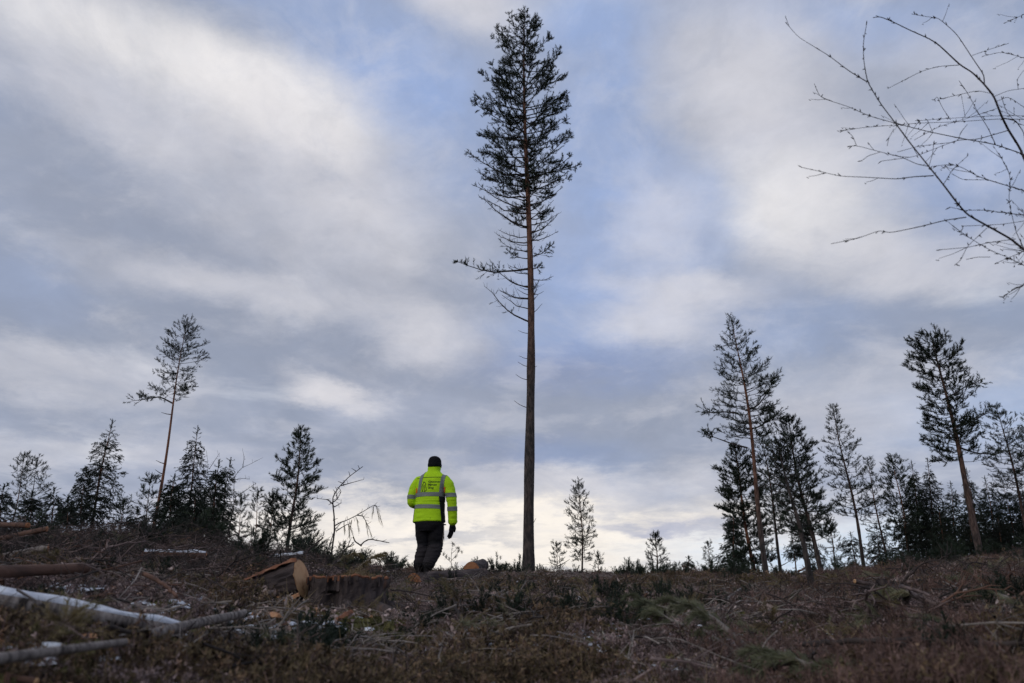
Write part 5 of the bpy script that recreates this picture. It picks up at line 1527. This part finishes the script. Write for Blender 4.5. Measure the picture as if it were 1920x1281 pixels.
def cover(name, label, cat, coll, nvar, P, rz, tilt, scale, seed=0):
    rng = np.random.default_rng(seed)
    n = len(P)
    me = bpy.data.meshes.new(name)
    me.vertices.add(n); me.vertices.foreach_set('co', np.asarray(P, np.float32).ravel())
    def attr(k, t, v, f='value'):
        a = me.attributes.new(k, t, 'POINT'); a.data.foreach_set(f, np.ascontiguousarray(v).ravel())
    rot = np.stack([tilt * rng.normal(size=n), tilt * rng.normal(size=n), rz if rz is not None else rng.uniform(0, 6.28, n)], -1).astype(np.float32)
    attr('turn', 'FLOAT_VECTOR', rot, 'vector')
    attr('size', 'FLOAT', np.asarray(scale, np.float32))
    attr('pick', 'INT', rng.integers(0, nvar, n).astype(np.int32))
    o = mesh_obj(name, me)
    g = bpy.data.node_groups.new(name + '_nodes', 'GeometryNodeTree')
    g.interface.new_socket('Geometry', in_out='INPUT', socket_type='NodeSocketGeometry')
    g.interface.new_socket('Geometry', in_out='OUTPUT', socket_type='NodeSocketGeometry')
    N = NT(g)
    gi, go = N.node('NodeGroupInput'), N.node('NodeGroupOutput')
    ci = N.node('GeometryNodeCollectionInfo'); ci.inputs['Collection'].default_value = coll
    ci.inputs['Separate Children'].default_value = True; ci.inputs['Reset Children'].default_value = True
    def na(k, t):
        a = N.node('GeometryNodeInputNamedAttribute', data_type=t); a.inputs['Name'].default_value = k
        return a.outputs['Attribute']
    e2r = N.node('FunctionNodeEulerToRotation'); g.links.new(na('turn', 'FLOAT_VECTOR'), e2r.inputs[0])
    ip = N.node('GeometryNodeInstanceOnPoints')
    g.links.new(gi.outputs[0], ip.inputs['Points']); g.links.new(ci.outputs[0], ip.inputs['Instance'])
    ip.inputs['Pick Instance'].default_value = True
    g.links.new(na('pick', 'INT'), ip.inputs['Instance Index']); g.links.new(e2r.outputs[0], ip.inputs['Rotation'])
    g.links.new(na('size', 'FLOAT'), ip.inputs['Scale']); g.links.new(ip.outputs[0], go.inputs[0])
    o.modifiers.new('scatter', 'NODES').node_group = g
    return tag(o, label, cat, kind='stuff')

GR = np.random.default_rng(2024)
def spread(n, r0, r1, power=1.35, amax=50):
    """points on the slope before the viewer, thinning with distance"""
    u = GR.random(n)
    k = 2 - power
    r = (r0 ** k + u * (r1 ** k - r0 ** k)) ** (1 / k)
    a = np.radians(GR.uniform(-amax, amax, n))
    x, y = r * np.sin(a), r * np.cos(a)
    return x, y, r
def clear_of(x, y, extra=0.0):
    """keep the logs, the stump and the person's feet uncovered"""
    m = np.ones(len(x), bool)
    for cx, cy, rad in KEEP:
        m &= (x - cx) ** 2 + (y - cy) ** 2 > (rad + extra) ** 2
    return m
KEEP = []
def keep_px(px, py, h, rad, D=None):
    p = pt(px, py, h) if D is None else at(px, py, D)
    KEEP.append((p[0], p[1], rad))
keep_px(650, 1150, 0, .30)
for x_ in range(590, 730, 12):
    for y_ in (1160, 1172, 1184): keep_px(x_, y_, 0, .11)
for x_, y_ in ((566, 1126), (545, 1130), (520, 1130), (495, 1128), (560, 1140), (530, 1140)): keep_px(x_, y_, 0, .17)
for x_ in range(-40, 350, 12):
    keep_px(x_, 1130 + (x_ / 345) * 62, 0, .085)
for x_ in range(290, 460, 12): keep_px(x_, 1208 - (x_ - 275) * .22, 0, .09)
for x_ in range(-40, 240, 12): keep_px(x_, 1250 - (x_ + 60) * .12, 0, .06)
for x_ in range(776, 900, 8): keep_px(x_, 1096, 0, .16, 9.25 + (x_ - 776) * .008)
for x_ in range(760, 800, 8): keep_px(x_, 1100, 0, .16, 9.0)
keep_px(884, 1080, 0, .22, 11.1); keep_px(884, 1080, 0, .2, 10.8)
keep_px(812, 1077, 0, .30, 11.0); keep_px(812, 1077, 0, .2, 10.7)
for x_ in range(430, 540, 12): keep_px(x_, 1192 + (x_ - 430) * .18, 0, .05)

for x_ in range(1636, 1700, 10):
    for y_ in (1122, 1134): keep_px(x_, y_, 0, .14)
# masks over the slope
def zone(x, y, px, py, rad):
    p = pt(px, py); return np.exp(-((x - p[0]) ** 2 + (y - p[1]) ** 2) / rad ** 2)
def place(n, r0, r1, dens, power=1.35, sink=.01, keepout=True, extra=0.0):
    x, y, r = spread(n, r0, r1, power)
    m = GR.random(n) < np.clip(dens(x, y, r), 0, 1)
    if keepout: m &= clear_of(x, y, extra)
    x, y, r = x[m], y[m], r[m]
    return np.stack([x, y, ground(x, y) - sink], -1), r
HN = lambda x, y: fbm(x * .55 + 11, y * .55, 3)      # heath / moss pattern
RN = lambda x, y: fbm(x * .35 + 40, y * .35 + 7, 3)  # reddish bilberry pattern

def stems(mb, rng, n, h, spreadr, r0, kinks=3, leaf=0, lsz=.006, lmi=1, fork=0, lean=.5):
    P, R = [], []; tri = []
    for k in range(n):
        a = rng.uniform(0, 6.28); b = rng.normal(0, spreadr * .35, 2)
        d = np.array([math.cos(a) * lean * rng.random(), math.sin(a) * lean * rng.random(), 1])
        hh = h * rng.uniform(.55, 1.15)
        u = np.linspace(0, 1, kinks + 1)
        C = np.array([b[0], b[1], 0]) + d * hh * u[:, None] + rng.normal(0, hh * .05, (kinks + 1, 3)) * u[:, None]
        P.append(C); R.append(r0 * (1 - .65 * u))
        subs = [C]
        for f in range(fork):
            i = rng.integers(1, kinks); dv = unit(d + rng.normal(0, .6, 3)) * hh * rng.uniform(.2, .45)
            C2 = np.stack([C[i] + dv * q for q in u]) + rng.normal(0, hh * .02, (kinks + 1, 3))
            P.append(C2); R.append(r0 * .6 * (1 - .6 * u)); subs.append(C2)
        for C_ in subs:
            for q in range(leaf):
                t = rng.uniform(.3, 1) * kinks; i = min(int(t), kinks - 1)
                p = C_[i] + (C_[i + 1] - C_[i]) * (t - i)
                dv = unit(rng.normal(0, 1, 3) + [0, 0, .6]); w = unit(np.cross(dv, rng.normal(size=3)))
                L = lsz * rng.uniform(.6, 1.6)
                tri += [p - w * L * .22, p + w * L * .22, p + dv * L]
    V, Q = tubes(np.array(P), np.array(R), 3)
    mb.add(V, None, Q, 0)
    if tri: mb.tris(np.array(tri), lmi)

# heather
cv = variants('heather', lambda mb, r, i: stems(mb, r, 11, .085, .10, .0018, 3, 10, .012, 1, 2), 8, [M['heather_stem'], M['heather_leaf']], 1)
P, r = place(52000, 2.3, 30, lambda x, y, r: .50 + 1.5 * HN(x, y))
cover('heather', 'dark wiry heather covering the slope', 'heather', cv, 8, P, None, .18, (.75 + 1.5 * np.clip(fbm(P[:, 0] * 1.2 + 70, P[:, 1] * 1.2, 2) + .05, 0, 1)) * GR.uniform(.6, 1.35, len(P)) * (.8 + np.clip(r - 11, 0, 20) * .02), 1)
# withered grey heath
cv = variants('withered_heath', lambda mb, r, i: stems(mb, r, 10, .075, .10, .0016, 3, 8, .011, 1, 2, .8), 6, [M['twig'], M['heath_grey']], 2)
P, r = place(40000, 2.3, 30, lambda x, y, r: .40 - 1.3 * HN(x, y) + .4 * fbm(x * 1.7, y * 1.7, 2))
cover('withered_heath', 'grey withered heath between the heather', 'heath', cv, 6, P, None, .2, GR.uniform(.6, 1.4, len(P)) * (.8 + np.clip(r - 11, 0, 20) * .02), 2)
# bilberry: bare reddish upright stems, thick on the right
cv = variants('bilberry', lambda mb, r, i: stems(mb, r, 10, .12, .12, .0017, 3, 3, .009, 1, 3, .4), 8, [M['bilberry'], M['bilberry']], 3)
P, r = place(34000, 2.3, 28, lambda x, y, r: .10 + .6 * np.clip((np.arctan2(x, y) - .02) * 2.2, 0, 1) + .7 * RN(x, y) - .3 * zone(x, y, 1300, 1180, .6))
cover('bilberry', 'reddish bare bilberry stems thickest on the right', 'bilberry', cv, 8, P, None, .15, (.8 + 1.3 * np.clip(fbm(P[:, 0] * 1.0 + 20, P[:, 1] * 1.0 + 90, 2) + .05, 0, 1)) * GR.uniform(.6, 1.25, len(P)) * (.8 + np.clip(r - 11, 0, 20) * .02), 3)
# moss cushions
def moss_v(mb, rng, i):
    n = 260; tri = []
    for k in range(n):
        a = rng.uniform(0, 6.28); q = math.sqrt(rng.random()) * .09
        x, y = q * math.cos(a), q * math.sin(a)
        z = .05 * (1 - (q / .095) ** 2) + rng.normal(0, .004)
        d = unit([x * 4, y * 4, .6] + rng.normal(0, .35, 3)); w = unit(np.cross(d, rng.normal(size=3)))
        L = rng.uniform(.012, .026)
        p = np.array([x, y, z - .012]); tri += [p - w * .004, p + w * .004, p + d * L]
    mb.tris(np.array(tri))
    u = np.linspace(0, 1, 5); V = [(0, 0, .046)]; T = []
    for k in range(1, 5):
        for j in range(10):
            a = j * .6283; q = .09 * u[k]; V.append((q * math.cos(a), q * math.sin(a), .046 * (1 - u[k] ** 2) - .004))
    for j in range(10): T.append((0, 1 + j, 1 + (j + 1) % 10))
    Q = [(1 + k * 10 + j, 11 + k * 10 + j, 11 + k * 10 + (j + 1) % 10, 1 + k * 10 + (j + 1) % 10) for k in range(3) for j in range(10)]
    mb.add(V, T, Q)
cv = variants('moss', moss_v, 5, [M['moss']], 4)
P, r = place(15000, 2.3, 22, lambda x, y, r: .22 + 1.2 * fbm(x * .9 + 80, y * .9, 3) + 1.4 * zone(x, y, 590, 1185, .5) + .9 * zone(x, y, 740, 1200, .8) + .7 * zone(x, y, 80, 1270, .5) + .8 * zone(x, y, 1600, 1115, .6), keepout=False)
cover('moss', 'olive moss cushions around the stump and in the hollows', 'moss', cv, 5, P, None, .2, GR.uniform(.4, 1.0, len(P)), 4)
# reindeer lichen
def lich_v(mb, rng, i):
    tri = []
    for k in range(300):
        a = rng.uniform(0, 6.28); q = math.sqrt(rng.random()) * .07
        p = np.array([q * math.cos(a), q * math.sin(a), .045 * (1 - (q / .075) ** 2) * rng.random()])
        d = unit(rng.normal(0, 1, 3) + [0, 0, .8]); w = unit(np.cross(d, rng.normal(size=3))) * .0022
        tri += [p - w, p + w, p + d * rng.uniform(.012, .028)]
    mb.tris(np.array(tri))
cv = variants('lichen', lich_v, 4, [M['lichen']], 5)
P, r = place(3600, 2.2, 20, lambda x, y, r: -.12 + .55 * fbm(x * .9 + 30, y * .9 + 60, 2) + .9 * zone(x, y, 1310, 1098, .9) + .7 * zone(x, y, 1660, 1130, .5) + .6 * zone(x, y, 1400, 1112, .7))
cover('lichen', 'pale reindeer lichen tufts on the open heath', 'lichen', cv, 4, P, None, .2, GR.uniform(.5, 1.3, len(P)), 5)
# dry grass and needles
cv = variants('dry_grass', lambda mb, r, i: stems(mb, r, 16, .10, .10, .0010, 2, 0, 0, 0, 0, 1.6), 5, [M['dry_grass']], 6)
P, r = place(12000, 2.3, 20, lambda x, y, r: .25 + .6 * fbm(x * .8 + 5, y * .8 + 31, 2))
cover('dry_grass', 'dry straw-coloured grass and fallen needles', 'grass', cv, 5, P, None, .5, GR.uniform(.5, 1.2, len(P)), 6)
# brushwood: loose twigs of all sizes, heaped on the left and along the ridge
def brush_v(mb, rng, i):
    L = (.35, .5, .7, .9, 1.2, .25)[i % 6]
    n = 6; u = np.linspace(-.5, .5, n)
    C = np.stack([u * L, .06 * L * np.sin(u * 5 + rng.uniform(0, 6)) , .03 + .05 * L * np.cos(u * 4 + rng.uniform(0, 6))], -1)
    r0 = (.004 + .006 * rng.random()) * (L ** .5)
    mb.tube(C, np.linspace(r0, r0 * .4, n), 5)
    for k in range(int(4 + L * 8)):
        j = rng.integers(1, n - 1); d = unit(np.array([.7, rng.normal(0, .7), rng.normal(.2, .5)])) * L * rng.uniform(.08, .3)
        mb.tube([C[j], C[j] + d * .5 + rng.normal(0, .01, 3), C[j] + d], [r0 * .45, r0 * .35, r0 * .18], 3)
for nm, lab, mt, n, seed, dens in (
    ('brushwood', 'tangled grey-brown logging brushwood', 'twig', 11000, 11, lambda x, y, r: .26 + 1.2 * np.clip((-np.arctan2(x, y) - .18) * 4, 0, .30) * (r > 3.2) + .5 * zone(x, y, 660, 1060, 1.6) + .5 * zone(x, y, 1750, 1090, 2.0)),
    ('dark_brushwood', 'dark wet logging twigs', 'twig_dark', 10000, 12, lambda x, y, r: .34 + 1.0 * np.clip((-np.arctan2(x, y) - .18) * 4, 0, .5) * (r > 3.2) + .6 * zone(x, y, 1780, 1150, .9)),
    ('reddish_brushwood', 'reddish-brown pine twigs', 'bark_red', 3200, 13, lambda x, y, r: .25 + .3 * (np.abs(np.arctan2(x, y)) > .3))):
    cv = variants(nm, brush_v, 12, [M[mt]], seed)
    P, r = place(n, 2.6, 26, dens, 1.2, -.01, True, .12)
    P[:, 2] += GR.random(len(P)) ** 2 * .14 * np.clip(.4 + 1.5 * zone(P[:, 0], P[:, 1], 250, 1060, 2.6) + zone(P[:, 0], P[:, 1], 660, 1055, 1.5), 0, 1.6)
    heap_ = np.clip(zone(P[:, 0], P[:, 1], 250, 1050, 2.4) + .8 * zone(P[:, 0], P[:, 1], 660, 1058, 1.5) + .7 * zone(P[:, 0], P[:, 1], 1780, 1090, 2.0), 0, 1)
    cover(nm, lab + ' strewn over the slope', 'twigs', cv, 12, P, None, .22, GR.uniform(.2, .6, len(P)) * (1 + .35 * heap_), seed)
# cut needle sprays of the slash
def spray_v(mb, rng, i):
    n = 7; u = np.linspace(0, 1, n); L = rng.uniform(.25, .45)
    C = np.stack([u * L, .1 * L * np.sin(u * 3), .04 + .10 * L * np.sin(u * math.pi)], -1)
    mb.tube(C, np.linspace(.005, .002, n), 4)
    tp, td = [], []
    for k in range(12):
        j = rng.uniform(.2, 1); p = on_line(j, u, C); d = unit(np.array([.7, rng.normal(0, .8), rng.normal(.1, .3)])); tl = rng.uniform(.05, .14)
        mb.tube([p, p + d * tl], [.0025, .0015], 3)
        for q in (.3, .65, 1): tp.append(p + d * tl * q); td.append(d)
    mb.tris(tuft_tris(np.array(tp), np.array(td), 20, .05, .042, .0026, rng, (.3, .9)), 1)
for nm, mt, n, seed, dens in (('green_slash', 'needle_cut', 2000, 21, lambda x, y, r: .14 + .5 * fbm(x * .5 + 3, y * .5 + 50, 2) + .5 * zone(x, y, 1500, 1250, 1.2) + .4 * zone(x, y, 1820, 1110, 2.0) + .5 * zone(x, y, 300, 1060, 2.2)),
                              ('withered_slash', 'needle_dead', 2600, 22, lambda x, y, r: .14 + .6 * zone(x, y, 660, 1060, 1.8) + .5 * zone(x, y, 380, 1060, 1.6) + .45 * zone(x, y, 1820, 1080, 2.5) + .4 * fbm(x * .5 + 63, y * .5, 2))):
    cv = variants(nm, spray_v, 6, [T_, M[mt]], seed)
    P, r = place(n, 2.6, 26, dens, 1.2, .0)
    cover(nm, ('green' if mt == 'needle_cut' else 'withered brown') + ' needle sprays left from felling', 'slash', cv, 6, P, None, .3, GR.uniform(.3, .85, len(P)), seed)
# chips of bark and wood
def chip_v(mb, rng, i):
    L, w, h = rng.uniform(.03, .09), rng.uniform(.01, .03), rng.uniform(.004, .01)
    V = np.array([(sx * L / 2 * rng.uniform(.6, 1), sy * w / 2 * rng.uniform(.6, 1), .01 + sz * h) for sz in (0, 1) for sx, sy in ((-1, -1), (1, -1), (1, 1), (-1, 1))])
    mb.add(V, None, [(0, 3, 2, 1), (4, 5, 6, 7), (0, 1, 5, 4), (1, 2, 6, 5), (2, 3, 7, 6), (3, 0, 4, 7)])
cv = variants('bark_litter', chip_v, 8, [M['chip']], 31)
P, r = place(1500, 2.1, 14, lambda x, y, r: .18 + .8 * zone(x, y, 520, 1160, .7) + .5 * zone(x, y, 300, 1150, 1.2), 1.2, -.02, False)
cover('bark_litter', 'small orange chips of wood and bark', 'chips', cv, 8, P, None, .5, GR.uniform(.5, 1.3, len(P)), 31)
cv = variants('dark_litter', chip_v, 8, [M['bark_red']], 32)
P, r = place(4000, 2.1, 14, lambda x, y, r: .5 + 0 * x, 1.2, -.02, False)
cover('bark_crumbs', 'brown bark crumbs scattered in the heath', 'chips', cv, 8, P, None, .6, GR.uniform(.5, 1.4, len(P)), 32)
def leaf_v(mb, rng, i):
    L, w = rng.uniform(.018, .045), rng.uniform(.006, .018)
    u = np.linspace(-1, 1, 5)
    V = [(x * L / 2, s_ * w / 2 * (1 - x * x) , .012 + .008 * math.sin(x * 2 + i) + .004 * s_) for x in u for s_ in (-1, 1)]
    mb.add(V, None, [(2 * k, 2 * k + 2, 2 * k + 3, 2 * k + 1) for k in range(4)])
cv = variants('leaf_litter', leaf_v, 8, [M['pale_litter']], 33)
P, r = place(26000, 2.3, 18, lambda x, y, r: .35 + 1.2 * fbm(x * 1.3 + 8, y * 1.3, 3), 1.35, -.02, False)
P[:, 2] += GR.random(len(P)) * .05
cover('leaf_litter', 'pale dead leaves and flakes caught in the heath', 'leaves', cv, 8, P, None, .6, GR.uniform(.5, 1.5, len(P)) * np.clip(r / 4.5, .45, 1), 33)
def shard_v(mb, rng, i):
    L = rng.uniform(.10, .32); u = np.linspace(-.5, .5, 4)
    C = np.stack([u * L, .05 * L * np.sin(u * 6 + i), .02 + .03 * L * np.cos(u * 5)], -1)
    mb.tube(C, np.linspace(.004, .002, 4), 4)
cv = variants('bleached_twigs', shard_v, 8, [M['twig_grey']], 34)
P, r = place(6500, 2.4, 20, lambda x, y, r: .4 + 1.0 * fbm(x * .9 + 28, y * .9, 2) + .4 * zone(x, y, 350, 1180, 1.2), 1.3, -.03)
P[:, 2] += GR.random(len(P)) * .04
cover('bleached_twigs', 'short bleached twigs lying on the heath', 'twigs', cv, 8, P, None, .3, GR.uniform(.5, 1.3, len(P)), 34)
# remains of snow
def snow_v(mb, rng, i):
    k, n = 5, 18
    V = [(0, 0, .03)]
    ph = rng.uniform(0, 9)
    for q in range(1, k + 1):
        for j in range(n):
            a = j * 2 * math.pi / n
            rr = .10 * q / k * (1 + .55 * mnoise.noise(Vector((math.cos(a) * 1.3 + ph, math.sin(a) * 1.3, i))) + .15 * mnoise.noise(Vector((math.cos(a) * 4 + ph, math.sin(a) * 4, i))))
            V.append((rr * math.cos(a) * 1.3, rr * math.sin(a), .03 * (1 - (q / k) ** 2) + .006 * mnoise.noise(Vector((rr * 40 + ph, a * 3, 0))) - (.01 if q == k else 0)))
    T = [(0, 1 + j, 1 + (j + 1) % n) for j in range(n)]
    Q = [(1 + q * n + j, 1 + (q + 1) * n + j, 1 + (q + 1) * n + (j + 1) % n, 1 + q * n + (j + 1) % n) for q in range(k - 1) for j in range(n)]
    mb.add(V, T, Q)
cv = variants('snow', snow_v, 8, [M['snow']], 41)
sp_ = [(230, 1100), (165, 1120), (60, 1155), (140, 1185), (290, 1152), (330, 1145), (205, 1240), (60, 1230), (340, 1200), (430, 1180), (400, 1235), (300, 1250), (500, 1170), (525, 1190), (445, 1260), (40, 1262), (780, 1240), (700, 1270), (1265, 1268), (1070, 1200),
       (930, 1205), (945, 1150), (900, 1190), (1000, 1120), (1180, 1112), (1885, 1150), (1905, 1155), (1815, 1238), (1640, 1265), (1480, 1245), (1850, 1190), (1100, 1230), (860, 1230), (560, 1250), (640, 1200), (380, 1130), (120, 1110), (610, 1185)]
X_, Y_, S_ = [], [], []
for px, py in sp_:
    for k in range(9):
        p = pt(px + GR.normal(0, 22), py + GR.normal(0, 7)); X_.append(p[0]); Y_.append(p[1]); S_.append(GR.uniform(.12, .42))
Pz, r = place(8000, 2.3, 16, lambda x, y, r: .22 + .5 * fbm(x * .8 + 15, y * .8 + 3, 2), 1.3, 0, False)
P = np.concatenate([np.stack([X_, Y_, ground(np.array(X_), np.array(Y_))], -1), Pz])
P[:, 2] += .022
cover('snow', 'scattered remains of old snow between the plants', 'snow', cv, 8, P, None, .12, np.concatenate([S_, GR.uniform(.08, .28, len(Pz))]), 41)

# tangled heaps of thin arching twigs: on the left mound, behind the stump and along the ridge
def tangle_v(mb, rng, i):
    C_, R_ = [], []
    for k in range(9):
        a = rng.uniform(0, 6.28); L = rng.uniform(.25, .75); e = rng.uniform(.15, 1.1)
        d = np.array([math.cos(a) * math.cos(e), math.sin(a) * math.cos(e), math.sin(e)])
        u = np.linspace(0, 1, 6); o = np.append(rng.normal(0, .12, 2), 0)
        C = o + d * L * u[:, None] + np.stack([0 * u, 0 * u, -.35 * L * u ** 2.2], -1) + rng.normal(0, .008, (6, 3))
        C_.append(C); R_.append(.0032 * (1 - .75 * u))
        for q in range(5):
            j = rng.integers(1, 5); dv = unit(d + rng.normal(0, .7, 3)) * L * rng.uniform(.12, .35)
            C_.append(C[j] + dv * u[:, None] + np.stack([0 * u, 0 * u, -.15 * L * u ** 2], -1)); R_.append(.0018 * (1 - .6 * u))
    V, Q = tubes(np.array(C_), np.array(R_), 3); mb.add(V, None, Q)
for nm, lab, mt, n, seed, sc, dens in (
    ('twig_tangle', 'tangle of thin bare twigs heaped on the left mound and behind the stump', 'twig', 3000, 51, (.35, .75), lambda x, y, r: 1.0 * zone(x, y, 300, 1050, 1.7) + .7 * zone(x, y, 130, 1045, 1.4) + .8 * zone(x, y, 660, 1062, 1.0) + .5 * zone(x, y, 1800, 1080, 2)),
    ('dark_twig_tangle', 'dark twigs standing up from the heaps of brushwood', 'twig_dark', 4200, 52, (.5, 1.1), lambda x, y, r: .8 * zone(x, y, 300, 1050, 2.0) + .8 * zone(x, y, 60, 1045, 1.6) + .8 * zone(x, y, 660, 1062, 1.1) + .6 * zone(x, y, 1800, 1110, 1.5)),
    ('ridge_scrub', 'low scrub and twigs breaking the line of the ridge', 'twig_dark', 2600, 53, (.35, .95), lambda x, y, r: .6 * np.exp(-((r - 23) / 2.5) ** 2) * (.35 + fbm(x * .9, y * .9, 2)))):
    cv = variants(nm, tangle_v, 8, [M[mt]], seed)
    P, r = place(n, 4.5, 27, dens, .6, .0, True, .12)
    cover(nm, lab, 'twigs', cv, 8, P, None, .15, GR.uniform(*sc, len(P)), seed)
def bush_v(mb, rng, i):
    tp, td = [], []
    for k in range(16):
        a = rng.uniform(0, 6.28); L = rng.uniform(.12, .34); e = rng.uniform(.4, 1.5)
        d = np.array([math.cos(a) * math.cos(e), math.sin(a) * math.cos(e), math.sin(e)])
        mb.tube([[0, 0, 0], d * L * .6, d * L + [0, 0, .03]], [.004, .003, .001], 3)
        for u in (.4, .6, .75, .9, 1.0): tp.append(d * L * u + rng.normal(0, .015, 3)); td.append(d)
    mb.tris(tuft_tris(np.array(tp), np.array(td), 16, .07, .05, .007, rng, (.3, 1.1)), 1)
cv = variants('juniper_scrub', bush_v, 6, [M['twig_dark'], M['needle']], 54)
P, r = place(4200, 6, 27, lambda x, y, r: .36 * np.exp(-((r - 23.5) / 2.2) ** 2) * (.4 + 1.2 * fbm(x * .7 + 9, y * .7, 2)) + .35 * zone(x, y, 700, 1066, .9) + .12 * zone(x, y, 300, 1050, 2) + .05 * (r > 12) + .0, .6, .0)
cover('juniper_scrub', 'small dark needle scrub dotted along the skyline', 'scrub', cv, 6, P, None, .15, GR.uniform(.45, 1.5, len(P)), 54)

P, r = place(3000, 2.7, 14, lambda x, y, r: -.05 + 1.1 * fbm(x * 1.0 + 55, y * 1.0 + 12, 2), 1.3, .02, True, .08)
cv = variants('crowberry', bush_v, 6, [M['twig_dark'], M['needle_spruce']], 55)
cover('crowberry', 'dark green clumps of crowberry between the heather', 'crowberry', cv, 6, P, None, .2, GR.uniform(.25, .62, len(P)), 55)
cv = variants('pale_brushwood', brush_v, 12, [M['twig_grey']], 56)
P, r = place(2600, 2.8, 18, lambda x, y, r: .25 + .8 * fbm(x * .8 + 75, y * .8 + 2, 2) + .4 * zone(x, y, 350, 1170, 1.2), 1.25, -.06, True, .08)
cover('pale_brushwood', 'pale bleached sticks lying across the heath', 'twigs', cv, 12, P, None, .22, GR.uniform(.2, .6, len(P)), 56)
